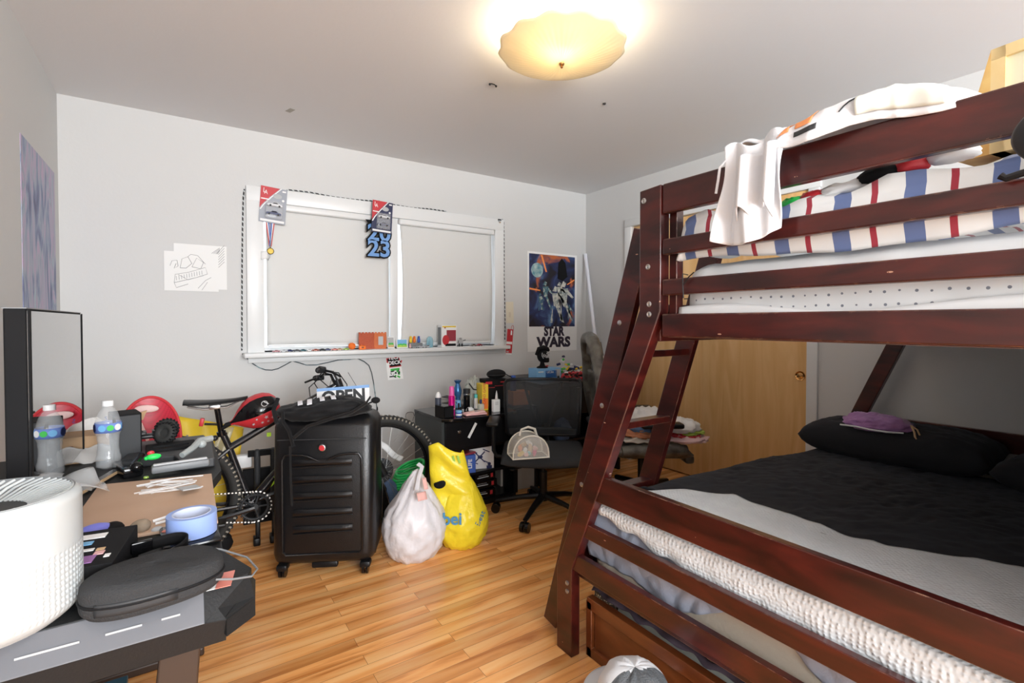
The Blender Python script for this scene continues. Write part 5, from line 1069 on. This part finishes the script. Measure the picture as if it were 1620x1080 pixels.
b = B(); b.poly([(.028, .985, .749), (.028, .953, .705), (.060, .955, .700), (.108, 1.0, .70), (.112, 1.03, .72), (.098, 1.0, .749)], (0, 0, .001)); 
b.poly([(-.53, .958, .705), (-.53, .975, .655), (-.53, 1.03, .655), (-.53, 1.03, .705)], (.59, 0, 0)); b.poly([(.06, .958, .705), (.108, 1.0, .705), (.108, 1.03, .722), (.06, 1.2, .722), (.0, 1.2, .70)], (0, 0, -.035)); b.build('end_fascia', 'desk_black', D, smooth=False)
for y in (1.06, 2.12):
    B().poly([(-.03, y-.025, .70), (.03, y-.025, .70), (-.02, y-.025, .03), (-.09, y-.025, .03)], (0, .05, 0)).build('leg', 'leg_brown', D, smooth=False, bev=.003)
    B().poly([(-.46, y-.025, .70), (-.40, y-.025, .70), (-.35, y-.025, .03), (-.42, y-.025, .03)], (0, .05, 0)).build('leg', 'leg_brown', D, smooth=False, bev=.003)
    B().box((-.22, y, .015), (.56, .07, .03), bev=.006).build('foot', 'leg_brown', D, smooth=False)
B().box((-.22, 1.6, .68), (.05, 1.1, .05)).build('cross_bar', 'desk_black', D, smooth=False)
boxy('storage_tub', 'dark blue storage tub standing on the floor under the left desk', 'bin', (-.22, 1.22, .032), (.24, .2, .42), mat('tub_blue', (.03, .09, .13), .4))
DZ = .7505
# air purifier
m = mat('purifier_white', (.52, .55, .555), .45)
P_ = thing('air_purifier', 'white cylindrical air purifier with a dimpled lower body and vaned top, on the desk', 'air purifier', (-.243, 1.04, DZ))
r_ = .109; H_ = .193
def pv(u, v):
    a = 2*pi*u; z = H_*v; r = r_
    if v < .14: r = r_-.022*(1-v/.14)**2
    if v > .93: r = r_-.012*((v-.93)/.07)**2
    if .06 < v < .60:
        ru = round(v*H_/.0085); off_ = .5*(ru % 2)*0; cu_ = ((u*84+off_) % 1)-.5; cv_ = ((v*H_/.0085) % 1)-.5; dd = cu_*cu_+cv_*cv_; r -= .0022*max(0, 1-dd/.12)*min(1, (.60-v)*12, (v-.06)*12)
    return (r*cos(a), r*sin(a), z)
# only the room side needs the fine dimples, the whole ring carries them
B().grid(pv, 504, 110, cu=True).build('housing', m, P_, ang=0)
B().lathe([(.101, H_), (.096, H_-.003), (.088, H_-.010), (.045, H_-.028)], seg=48).build('intake_bowl', 'mid_grey', P_)
b = B()
for i in range(48):
    a = 2*pi*i/48; b.tube([(.097*cos(a), .097*sin(a), H_-.002), (.075*cos(a+.16), .075*sin(a+.16), H_-.009), (.046*cos(a+.42), .046*sin(a+.42), H_-.022)], .0026, 5, flat=.6)
b.build('vanes', m, P_); B().lathe([(0, H_-.024), (.045, H_-.022), (.049, H_-.026), (.0, H_-.03)], seg=32).build('hub_disc', 'dark_grey', P_)
B().lathe([(0, 0), (.088, 0), (.091, .003)], seg=40).build('base', m, P_)
# monitor
M_ = thing('monitor', 'large black monitor seen edge on, its glossy screen reflecting the bottle', 'monitor', (-.30, 1.715, DZ))
mat('screen_glass', (.010, .010, .011), .02, spec=1.0, coat=1.0, ior=1.9); MATS['screen_glass'].node_tree.nodes['Principled BSDF'].inputs['Coat Roughness'].default_value = .0
B().box((.0235, 0, .265), (.034, .665, .43), bev=.003).build('housing', 'black_matte', M_, smooth=False)
B().box((.0415, 0, .265), (.003, .655, .42)).build('screen', 'screen_glass', M_, smooth=False)
B().box((-.006, .05, .16), (.03, .07, .30), bev=.004).build('stand_neck', 'black_plastic', M_); B().box((-.03, 0, .006), (.16, .26, .012), bev=.003).build('stand_base', 'black_plastic', M_)
for yy_, w_ in ((-.322, .016), (.326, .008)): B().box((.0435, yy_, .265), (.003, w_, .425)).build('bezel', 'black_matte', M_, smooth=False)
B().box((.0235, 0, .4805), (.036, .665, .002)).build('top_edge', 'mid_grey', M_, smooth=False)
# water bottle
mat('water_clear', (.9, .93, .95), .03, trans=.0, alpha=.25, spec=.9); mat('water', (.85, .9, .95), .02, alpha=.08, spec=1)
t = thing('water_bottle', 'clear plastic water bottle with a blue and green label on the desk before the screen', 'bottle', (-.190, 1.975, DZ))
pr = [(0, .004), (.020, 0), (.031, .006), (.032, .03)]+[(.0315-.0022*(i % 2)-.004*sin(pi*i/8), .035+.009*i) for i in range(8)]+[(.032, .108), (.0325, .112), (.0325, .142), (.031, .147), (.026, .168), (.016, .186), (.0125, .19), (.0125, .196)]
B().lathe(pr, seg=32).build('bottle_body', mat('pet_plastic', (.9, .93, .95), .04, alpha=.2, spec=1.0), t); B().lathe([(0, .006), (.028, .006), (.030, .012), (.030, .030), (.0275, .05), (.0265, .07), (.0285, .098), (0, .099)], seg=28).build('water', 'water', t)
B().lathe([(0, .208), (.0135, .208), (.0145, .206), (.0145, .192), (.0, .192)], seg=28).build('cap', 'white', t)
lb = B().lathe([(.033, .112), (.033, .141)], seg=32).build('label', mat('label_blue', (.16, .25, .6), .4), t, solid=.0006)
for k, (a, c_, r) in enumerate(((R(-75), 'green', .009), (R(-110), 'sky_blue', .010), (R(-40), 'white', .010), (R(-160), 'navy', .012), (R(20), 'navy', .012), (R(55), 'green', .009), (R(-5), 'sky_blue', .010))): B().lathe([(0, .0006), (r, .0006), (r, -.001)], (.0334*cos(a), .0334*sin(a), .127), 16, (0, pi/2, a)).build('label_print', c_, lb)
# black speaker
t = thing('desktop_speaker', 'black rectangular desktop speaker behind the water bottle', 'speaker', (-.155, 2.06, DZ), R(12)); B().box((0, 0, .078), (.075, .10, .156), bev=.003).build('cabinet', 'black_matte', t, smooth=False); B().box((.0, -.0515, .078), (.066, .002, .145)).build('grille', 'dark_grey', t)
# cardboard box in wrap
mat('cardboard', (.47, .30, .17), .75, bump=(40, .1)); mat('hardboard', (.53, .35, .235), .6, var=(5, (.60, .42, .30), .3, .7))
t = boxy('cardboard_box', 'brown shipping box with a white barcode label and plastic wrap behind the monitor edge', 'box', (-.27, 2.14, DZ), (.16, .12, .085), 'cardboard', R(-4), (('shipping_label', 'f', -.02, .06, .07, .034, 'white'), ('print_patch', 'f', .055, .05, .016, .016, 'brown')))
b = B(); b.grid(lambda u, v: (-.085+.19*u, -.075-.012*sin(7*u+3*v)*v, .002+.055*v+.006*sin(19*u)), 22, 8); b.build('plastic_wrap', mat('wrap', (.8, .78, .76), .12, alpha=.5), t, solid=.001)
for i in range(7): B().tube([(-.07+.018*i, -.063, .02), (-.067+.018*i, -.0635, .035)], .0008, 4).build('bar_print', 'navy', t)
t = thing('paper_bag', 'crumpled white paper wrapping standing behind the shipping box', 'paper', (-.26, 2.215, DZ+.0)); lump((0, 0, 0), (.085, .02, .075), 17, .1, 30).build('wrapping', 'paper', t)
text('scribble_text', 'S', .02, 'blue', t, (.045, -.03, .12), ext=.0003)
tag(B().poly([(-.19, 2.13, .845), (-.11, 2.13, .865), (-.10, 2.15, .893), (-.17, 2.15, .87)], (0, .012, 0)).build('cardboard_flap', 'cardboard'), 'small tan cardboard flap sticking up behind the speaker', 'cardboard')
# toy truck chassis
t = thing('toy_truck', 'black radio controlled truck chassis with knobbly tyres behind the grey case', 'toy car', (-.07, 2.12, DZ+.03), R(4))
B().box((-.02, .02, .025), (.13, .05, .012), bev=.003).box((-.045, .02, .036), (.03, .05, .012), bev=.003).box((.0, .02, .036), (.03, .03, .016)).tube([(-.09, 0, .07), (-.04, 0, .045)], .002).tube([(-.06, 0, .035), (.02, -.01, .03)], .0025).build('chassis', 'black_plastic', t)
def twheel(x, y, rz):
    w = B().tube([(.024*cos(a), 0, .024*sin(a)) for a in [2*pi*i/24 for i in range(24)]], .0135, 10, closed=True).cyl((0, -.008, 0), (0, .008, 0), .014).build('truck_wheel', 'tyre', t, loc=(x, y, .035), rot=(R(-18), R(0), rz)); b = B()
    for i in range(20):
        a = 2*pi*i/20
        for s in (-.009, 0, .009): b.box(((.037-abs(s)*.3)*cos(a+s*8), s, (.037-abs(s)*.3)*sin(a+s*8)), (.005, .006, .005), (0, -a, 0))
    b.build('tread_blocks', 'black_matte', w, smooth=False)
twheel(.022, -.02, R(-38)); twheel(-.09, .05, R(10)); twheel(.03, .06, R(-10))
# grey plastic tool case with handle
mat('case_grey', (.035, .037, .040), .5); 
t = thing('tool_case', 'flat dark grey plastic device with a pale grey handle on the far desk end', 'tool', (0, 0, DZ))
B().poly([(-.155, 1.93, 0), (-.02, 1.90, 0), (.0, 1.80, 0), (.085, 1.80, 0), (.088, 2.05, 0), (.07, 2.19, 0), (-.13, 2.19, 0)], (0, 0, .028)).build('case_body', 'case_grey', t, smooth=False, bev=.004)
B().box((-.03, 2.03, .032), (.14, .10, .010), (0, 0, .04), bev=.003).box((-.03, 2.02, .039), (.10, .02, .004)).build('raised_deck', 'black_matte', t, smooth=False)
B().box((-.003, 1.79, .020), (.145, .035, .022), (0, 0, .06), bev=.006).build('front_bar', 'mid_grey', t); B().box((-.003, 1.783, .034), (.135, .012, .006), (0, 0, .06), bev=.002).build('front_bar', 'light_grey', t)
B().tube([(.0, 1.835, .04), (.03, 1.87, .052), (.05, 1.93, .060), (.085, 1.95, .060)], [.009, .010, .011, .010], 8).ball((.055, 1.915, .052), .014, 12).build('pale_handle', mat('handle_grey', (.34, .37, .37), .4), t); B().ball((.094, 1.953, .058), .010, 12).build('handle_knob', 'black_plastic', t)
B().box((-.135, 1.86, .015), (.05, .12, .03), (0, 0, .3), bev=.006).ball((-.11, 1.80, .03), .016, 12).tube([(-.12, 1.83, .03), (-.10, 1.87, .05)], .008).build('hinge_block', 'black_gloss', t)
t = thing('green_toy', 'tiny bright green rounded toy on the dark grey device', 'toy', (-.072, 1.86, DZ+.031), R(8)); B().ball((0, 0, .010), (.020, .011, .0095), 16).ball((-.018, 0, .008), .006, 8).build('toy_body', mat('vivid_green', (.03, .75, .12), .4), t); B().ball((-.006, .006, .021), (.010, .006, .008), 8).build('red_part', 'red', t)
tag(B().lathe([(0, .004), (.006, .004), (.007, 0)], seg=12).build('button', 'lime', loc=(-.087, 1.78, DZ)), 'tiny yellow-green button lying before the dark grey device', 'button')
# clear plastic packaging
t = thing('plastic_package', 'clear folded plastic packaging lying left of the hardboard sheet', 'packaging', (-.26, 1.70, DZ), R(20)); B().grid(lambda u, v: (-.07+.15*u, -.08+.16*v, .006+.035*abs(sin(3*u+2*v))+.01*sin(9*v)), 12, 12).build('film', mat('pack_clear', (.85, .87, .88), .05, alpha=.35, spec=.9), t, solid=.001, ang=20)
t = thing('black_strip', 'long black ruler-like plastic strip leaning between bottle and hardboard sheet', 'strip', (-.20, 1.77, DZ+.004), R(-18)); B().box((0, 0, .004), (.022, .30, .006)).build('strip_body', 'black_gloss', t, smooth=False); B().box((.012, 0, .005), (.003, .30, .007)).build('pale_edge', 'tan', t, smooth=False)
# hardboard sheet
hb_ = [(-.215, 1.30), (.066, 1.285), (.072, 1.70), (-.19, 1.755)]
tag(B().poly([(x, y, DZ) for x, y in hb_], (0, 0, .006)).build('hardboard_sheet', 'hardboard', smooth=False, bev=.001), 'thin tan hardboard sheet lying flat on the desk', 'board')
t = thing('paper_strips', 'small heap of white paper strips and a tag on the hardboard sheet', 'paper strips', (-.03, 1.59, DZ+.007))
rnd = random.Random(6)
for i in range(11):
    a = rnd.uniform(-.35, .35); x, y = rnd.uniform(-.03, .02), rnd.uniform(-.06, .05); L = rnd.uniform(.08, .15)
    B().tube([(x+cos(a)*L*(k/5-.5), y+sin(a)*L*(k/5-.5)+.006*sin(k*1.3+i), .003+.0016*i+.002*sin(k)) for k in range(6)], .0028, 6, flat=.35).build('strip', 'white_gloss', t)
B().box((.045, -.05, .012), (.045, .035, .003), (0, .1, .4)).build('tag', 'light_grey', t, smooth=False)
# painter's tape roll on a black tray
t = thing('black_tray', 'small black rimmed tray under the blue tape roll', 'tray', (.012, 1.235, DZ), R(4)); B().box((0, 0, .006), (.10, .14, .010), bev=.004).build('tray_body', 'black_gloss', t)
t = thing('masking_tape', 'roll of light blue masking tape near the desk edge', 'tape', (.016, 1.225, DZ+.0125)); t.scale = (.92, .92, .92); mat('tape_blue', (.27, .38, .72), .6)
B().lathe([(.037, 0), (.049, 0), (.049, .046), (.037, .046), (.037, 0)], seg=48).build('tape_roll', 'tape_blue', t, ang=30); B().lathe([(.0355, .001), (.038, .001), (.038, .0465), (.0355, .0465), (.0355, .001)], seg=48).build('core', mat('core_pale', (.55, .6, .75), .7), t, ang=30)
tag(B().tube([(-.055, 1.345, DZ+.012), (-.03, 1.352, DZ+.014), (.0, 1.345, DZ+.013)], .0035, 6).tube([(-.05, 1.332, DZ+.010), (-.02, 1.338, DZ+.011), (.01, 1.334, DZ+.011)], .003, 6).build('white_string', 'white_gloss'), 'short white string lying beside the tape roll', 'string')
t = thing('pebble', 'rounded brown pebble beside the black strap', 'stone', (-.075, 1.315, DZ+.0)); B().ball((0, 0, .016), (.019, .015, .015), 16, disp=lambda p, n_: p*(1+.12*nz(n_.x*2, n_.y*2, n_.z*2))).build('pebble_body', mat('stone_brown', (.2, .15, .1), .7, var=(30, (.3, .24, .18))), t)
for k, (x, y, c_, lab) in enumerate(((-.105, 1.30, 'maroon', 'dark red bead left of the pebble'), (-.10, 1.325, 'chrome', 'silver bead behind the dark red bead'), (-.118, 1.275, 'pink', 'pink button nearest the sticker box'), (-.045, 1.30, 'light_grey', 'pale shell shaped trinket right of the pebble'), (-.03, 1.27, 'coral', 'coral coloured clip beside the tape tray'))):
    tag(B().ball((0, 0, .007), (.010+.002*(k % 2), .008, .007), 10).build('trinket', c_, loc=(x, y, DZ)), lab, 'trinket')
# strap headset with cable
t = thing('strap_headset', 'black elastic head strap with buckles beside the oval case', 'headband', (-.065, 1.135, DZ)); t.scale = (.85, .85, .85)
b = B(); b.grid(lambda u, v: ((.085*cos(2*pi*u)), .045*sin(2*pi*u)+.02*cos(2*pi*u), .006+.026*v+.012*sin(2*pi*u+1)), 48, 3, cu=True); b.build('strap', 'black_matte', t, solid=.004)
B().grid(lambda u, v: (-.02+.014*v-.03*sin(pi*u), -.05+.10*u, .045*sin(pi*u)**.6+.002), 14, 2).build('top_strap', 'black_matte', t, solid=.004)
B().box((.0, .03, .034), (.04, .012, .024), (0, 0, .2), bev=.003).build('buckle', 'black_gloss', t); B().box((-.07, -.03, .018), (.03, .01, .02), (0, 0, .4), bev=.003).build('buckle', 'black_gloss', t)
B().tube([(-.06, -.045, .012), (-.02, -.052, .014), (.03, -.04, .016), (.08, -.01, .02), (.10, .0, .015)], .0022, 6).tube([(.0, -.02, .01), (.05, .01, .02), (.09, .02, .03)], .0022, 6).build('grey_edge', 'mid_grey', t)
tag(B().tube([(.02, 1.10, DZ+.03), (.06, 1.09, DZ+.018), (.10, 1.045, DZ+.01), (.112, 1.0, DZ+.003), (.10, .975, DZ+.004), (.07, .965, DZ+.012), (.045, .962, DZ+.02)], .0018, 6).build('thin_cable', 'mid_grey'), 'thin grey cable looping out past the desk corner', 'cable')
# sticker box
t = boxy('sticker_box', 'dark box covered with small pale stickers between purifier and oval case', 'box', (-.135, 1.135, DZ), (.10, .17, .055), 'black_matte', R(-8), (('sticker', 't', -.01, .05, .04, .022, 'white'), ('sticker', 't', -.02, .018, .036, .016, 'sky_blue'), ('sticker', 't', .0, -.015, .016, .010, 'white'), ('sticker', 't', .018, -.018, .012, .010, 'tan'), ('sticker', 't', .02, -.035, .014, .014, 'pink'), ('sticker', 't', .01, -.058, .018, .03, 'purple'), ('sticker', 't', .035, -.052, .008, .012, 'white')))
# blue gadget beside the (omitted) plush
t = thing('plastic_gadget', 'violet-blue plastic gadget with a black tip standing beside the purifier', 'gadget', (-.17, 1.30, DZ), R(10)); mat('gadget_blue', (.18, .2, .68), .4)
B().box((-.015, -.02, .018), (.05, .045, .034), bev=.008, seg=3).build('gadget_body', 'gadget_blue', t); B().ball((.02, .012, .022), (.034, .016, .016), 16, (0, 0, .2)).build('gadget_arm', 'gadget_blue', t); B().ball((.052, .018, .016), (.02, .02, .016), 14).build('black_tip', 'black_matte', t); B().box((-.015, -.02, .037), (.014, .018, .004)).build('black_mark', 'black_matte', t)
# oval zip case
m = mat('case_fabric', (.038, .039, .041), .9, spec=.2, bump=(350, .35))
t = thing('zip_case', 'dark grey oval zip case with a soft rounded lid at the desk corner', 'case', (-.038, 1.0, DZ+.004), R(12)); t.scale = (.95, .95, .95)
def cs(u, v):
    a = 2*pi*u; k = v; hgt = [0, .008, .018, .024, .03, .045, .052, .055, .056, .056]; rad = [.93, 1.0, 1.01, 1.0, 1.01, .98, .86, .6, .3, .0]
    q = v*9; i = min(8, int(q)); fr_ = q-i; z = hgt[i]+(hgt[i+1]-hgt[i])*fr_; r = rad[i]+(rad[i+1]-rad[i])*fr_
    n_ = 2.4; c_, s_ = cos(a), sin(a); return (.102*r*math.copysign(abs(c_)**(2/n_), c_), .066*r*math.copysign(abs(s_)**(2/n_), s_)*(1+.1*c_), z*(1-.06*c_))
B().grid(cs, 72, 27, cu=True).build('case_body', m, t, ang=0, sub=1)
B().tube([V(cs(u/48, 3/9))*1 + V((0, 0, -.001)) for u in range(48)], .0028, 6, closed=True).build('zipper', 'black_matte', t)
B().grid(lambda u, v: V(cs(.60+.17*u, (1.2+2.6*v)/9))*1.012, 10, 4).build('rubber_patch', 'dark_grey', t, solid=.001)
B().ball((.093, -.02, .022), .005, 8).build('zip_pull', 'tan', t)
t = thing('paper_card', 'red and white card sticking out under the oval case', 'card', (.048, .992, DZ+.001), rot=(R(3), R(-4), R(-12))); b = B(); b.m(0).box((-.012, 0, .002), (.028, .05, .001)).m(1).box((.013, 0, .002), (.024, .05, .001)).m(2).ball((-.014, -.008, .003), (.006, .007, .001), 10); b.build('card_face', ['paper', 'coral', 'red'], t, smooth=False)
t = thing('pencil', 'yellow pencil lying along the desk edge under the oval case', 'pencil', (-.03, .995, DZ+.006), rot=(0, pi/2, R(6))); B().cyl((0, 0, -.07), (0, 0, .07), .0042, seg=6).build('pencil_body', 'yellow', t, smooth=False); B().cyl((0, 0, .07), (0, 0, .085), .0042, .001, seg=6).build('pencil_tip', 'tan', t); B().cyl((0, 0, -.082), (0, 0, -.07), .0044, seg=10).build('eraser', 'light_grey', t)
# ---------------- clothes on the bunk bed
mat('knit_white', (.72, .73, .76), .85, sheen=.2, bump=(200, .1))
t = thing('white_shorts', 'white drawstring shorts hanging over the top rail of the bunk bed', 'clothing', (1.15, .655, 1.60))
def sh(u, v, side=-1):   # u across, v down
    y = -.075+.15*u+.012*v; fold = .013*sin(u*10+1.2+v*2.5)*min(1, v*2)+.005*sin(u*23+v*5)*v
    x = -.018-.02*v+fold*-1 - .014*abs(sin(u*7+.5)); z = .028-.215*v-.022*sin(pi*u)*v**2 + .012*sin(u*9)*(1-v) - .012*u*v
    return (x, y*(1-.06*sin(v*5)), z)
B().grid(lambda u, v: sh(u, v), 60, 40).build('front_leg', 'knit_white', t, solid=.003, ang=0)
def sh2(u, v):
    y = -.062+.10*u; return (-.040-.022*sin(u*10+.4)-.012*v, y, .005-.17*v+.05*v*abs(sin(u*6.2))-.02*u)
B().grid(sh2, 50, 24).build('second_leg', 'knit_white', t, solid=.003, ang=0)
B().grid(lambda u, v: (-.018+.09*v, -.075+.15*u, .028+.018*sin(pi*v)+.008*sin(u*11)-.06*v*v), 30, 12).build('waist', 'knit_white', t, solid=.004, ang=0)
B().tube([(-.03, .07, .0), (-.035, .085, -.015), (-.03, .093, -.045), (-.028, .10, -.075)], .0035, 6, flat=.6).build('drawstring', 'knit_white', t)
t = thing('white_trousers', 'white trousers with orange printed patches draped along the top rail of the bunk bed', 'clothing', (1.15, .44, 1.60))
def tz(y):   # crest height along the rail
    q = (.17-y)/.34; return .010+.050*sin(min(1, max(0, q)*1.15)**.75*pi*.75)
def tr_(u, v):
    y = .170-.335*u; a = pi*v; h = tz(y)+.012*ridge(u*3.1, v*1.4, 3, 1.7)*sin(a); w = (.045+.02*sin(u*5+1)+.010*ridge(u*2.2, v, 8, 2))*(1-.85*u**7); h *= 1-.95*u**6
    return (.030-w*cos(a)*1.0, y+.008*nz(u*5, v*3), .001+h*sin(a)**.7-.035*max(0, .22-v)*(1+sin(u*9)))
B().grid(tr_, 90, 40).build('cloth', 'knit_white', t, solid=.003, ang=0)
PO = V((-.003, 0, .003))
for u0 in (.03, .15): B().grid(lambda u, v: V(tr_(u0+.085*u, .14+.24*v))+PO, 8, 8).build('orange_patch', mat('patch_orange' , (.75, .28, .1), .7) if u0 < .1 else 'patch_orange', t, solid=.001, ang=0)
B().grid(lambda u, v: V(tr_(.15+.12*u, .05+.05*v))+PO, 10, 3).build('text_print', 'dark_grey', t, solid=.001, ang=0)
B().tube([V(tr_(.40+.02*k, .12+.05*k))+PO for k in range(5)], .0016, 6).build('pocket_edge', 'dark_grey', t)
B().grid(lambda u, v: V(tr_(.48+.40*u, .04+.30*v))+V((-.004-.010*sin(pi*v), 0, .003+.008*sin(pi*u)*sin(pi*v))), 30, 12).build('pocket_fold', mat('cloth_pale_green', (.74, .78, .72), .9), t, solid=.0015, ang=0)
# wooden framed picture box standing on the far upper bunk
t = thing('wooden_box', 'pale pine display box with a glazed front standing on the upper bunk', 'box', (1.40, .165, 1.535), R(-8)); mat('pine', (.74, .52, .22), .5, var=(9, (.82, .66, .36), .35, .65))
b = B(); Hh, Dd = .205, .16
b.box((0, -.11, Hh/2), (Dd, .022, Hh)).box((0, .11, Hh/2), (Dd, .022, Hh)).box((0, 0, Hh-.011), (Dd, .24, .022)).box((0, 0, .011), (Dd, .24, .022)).box((Dd/2-.005, 0, Hh/2), (.01, .22, Hh)); b.build('frame', 'pine', t, smooth=False)
B().poly([(-Dd/2, .121, 0), (-Dd/2, .172, 0), (-Dd/2, .121, Hh)], (Dd, 0, 0)).build('side_panel', mat('pine_dark', (.66, .38, .12), .5, var=(12, (.78, .55, .2), .4, .6)), t, smooth=False)
B().box((-Dd/2+.01, 0, Hh/2), (.004, .2, Hh-.04)).build('front_pane', mat('cream_panel', (.80, .76, .56), .25), t, smooth=False)
# loose printed clothes on the comforter (seen between the rails)
for (y, x, z, s, c_, lab, sd) in ((.62, 1.245, 1.492, (.03, .035, .016), 'vivid_green', 'bright green cloth corner lying on the striped comforter', 31), (.575, 1.245, 1.495, (.03, .035, .018), 'red', 'red cloth beside the green one on the striped comforter', 32),
                                  (.52, 1.25, 1.50, (.035, .05, .018), 'white', 'white lace trimmed cloth on the striped comforter', 33), (.44, 1.26, 1.515, (.04, .055, .022), 'black_matte', 'black cloth lying on the striped comforter', 34), (.395, 1.25, 1.522, (.03, .03, .022), 'red', 'red cloth next to the black one under the top rail', 35), (.33, 1.255, 1.53, (.03, .04, .018), 'white', 'white cloth with red edge further right on the striped comforter', 36), (.80, 1.25, 1.485, (.03, .05, .02), 'black_matte', 'black cloth behind the hanging white shorts', 37)):
    o = lump((0, 0, 0), s, sd, .12, 24).build('cloth_bundle', c_, None, ang=0); o.location = (x, y, z-.012); tag(o, lab, 'clothing')
# dark garment hanging at the right end of the rails
t = thing('dark_garment', 'black garment hanging over the rails at the right picture edge', 'clothing', (1.15, .185, 1.52))
B().grid(lambda u, v: (-.006-.010*sin(u*9+v*2)-.008*v, -.09+.13*u*(.55+.45*sin(pi*(.25+.7*v))), .03-.125*v+.03*u*(v-.5)), 30, 24).build('cloth', mat('fleece_black', (.012, .014, .018), .95, sheen=.2), t, solid=.006, ang=0)
B().tube([(-.014, .02, -.075), (-.014, .045, -.080), (-.014, .052, -.074)], .006, 8).build('cord_end', 'black_plastic', t)
# cable tie knotted on the third rail
tag(B().tube([(1.149, .87, 1.268), (1.146, .87, 1.30), (1.148, .872, 1.335), (1.17, .872, 1.333)], .0016, 5).tube([(1.146, .868, 1.305), (1.145, .85, 1.325), (1.146, .835, 1.336)], .0018, 5).tube([(1.147, .866, 1.266), (1.146, .85, 1.266)], .0014, 5).build('cable_tie', 'black_plastic'), 'thin black wire knotted round the third rail of the upper bunk', 'wire')
# purple shorts on the pillow
m = mat('purple_cotton', (.40, .19, .45), .85, sheen=.3, bump=(80, .2))
t = thing('purple_shorts', 'crumpled purple shorts with white piping on the long charcoal pillow', 'clothing', (2.80, 1.0, .685), R(4))
b = lump((0, 0, 0), (.10, .14, .045), 41, .10, 56, fs=6); b.build('cloth', m, t, ang=0)
B().tube([(-.09, .13, .012), (-.105, .06, .016), (-.11, 0, .012), (-.10, -.07, .010), (-.08, -.12, .012)], .004, 6).build('piping', 'white', t); B().tube([(-.04, -.14, .04), (-.06, -.155, .02), (-.07, -.16, .0), (-.085, -.175, -.02)], .0045, 6).tube([(-.04, -.135, .045), (-.04, -.16, .03), (-.06, -.185, -.02)], .004, 6).build('drawstring', 'tan', t)
# things in the open drawer under the bunk
t = thing('woven_hat', 'tan woven straw item poking out of the underbed drawer', 'hat', (1.30, 1.33, .16)); m = mat('straw', (.42, .33, .2), .85, bump=(150, .5)); n = N(m); tc = n.n('TexCoord').outputs['Object']
vo = n.n('TexVoronoi', {'Vector': tc, 'Scale': 110.0, 'Randomness': .2}).outputs['Distance']; n.base(n.mix(n.math('GREATER_THAN', vo, .42), (.55, .43, .27), (.08, .05, .03)))
lump((0, -.02, 0), (.045, .05, .045), 51, .1, 32).build('straw_body', m, t, ang=0); B().tube([(.0, .035, .03), (-.01, .05, .05), (-.02, .04, .065)], .004, 6).build('straw_end', 'tan', t)
tag(B().box((1.30, .85, .185), (.03, .78, .04), (0, R(20), R(0)), bev=.003).build('pale_board', mat('pale_card', (.70, .74, .68), .6)), 'long pale board lying just inside the underbed drawer', 'board')
tag(B().grid(lambda u, v: (1.25+.03*v+.008*sin(u*30), 1.34-.62*u, .214+.012*sin(v*pi)+.004*sin(u*47)), 60, 6).build('dark_cloth_strip', mat('dusty_mauve', (.07, .05, .07), .9), solid=.003), 'dusty dark cloth trailing along the top edge of the drawer front', 'cloth')
# cap and cloth in the bottom foreground
o = lump((0, 0, 0), (.10, .14, .09), 61, .1, 40).build('cloth_heap', 'dark_grey', None, ang=0); o.location = (1.05, .90, 0); tag(o, 'dark grey clothes heap under the white cap before the underbed drawer', 'clothing')
t = thing('cap', 'white cap with grey mesh side lying at the bottom edge of the picture', 'cap', (1.04, .94, .135), R(70)); t.scale = (1.2, 1.2, 1.2)
b = B()
def cp(u, v):
    a = 2*pi*u; r = .085*cos(v*pi/2)**.6; return (r*cos(a)*1.1, r*sin(a), .085*sin(v*pi/2)+.006*ridge(cos(a), sin(a), v, 2))
b.grid(cp, 48, 20, cu=True); b.bm.faces.ensure_lookup_table()
for f_ in b.bm.faces:
    c = f_.calc_center_median(); f_.material_index = 1 if (c.x < -.005) else 0
b.build('crown', ['knit_white', mat('mesh_grey', (.12, .13, .14), .8, bump=(300, .5))], t, solid=.002, ang=0)
B().grid(lambda u, v: ((.09+.06*v)*cos(-1.1+2.2*u), (.085+.03*v)*sin(-1.1+2.2*u), .004-.012*v*cos((u-.5)*2)), 20, 6).build('brim', 'knit_white', t, solid=.003, ang=0); B().ball((0, 0, .086), .006, 8).build('top_button', 'knit_white', t)
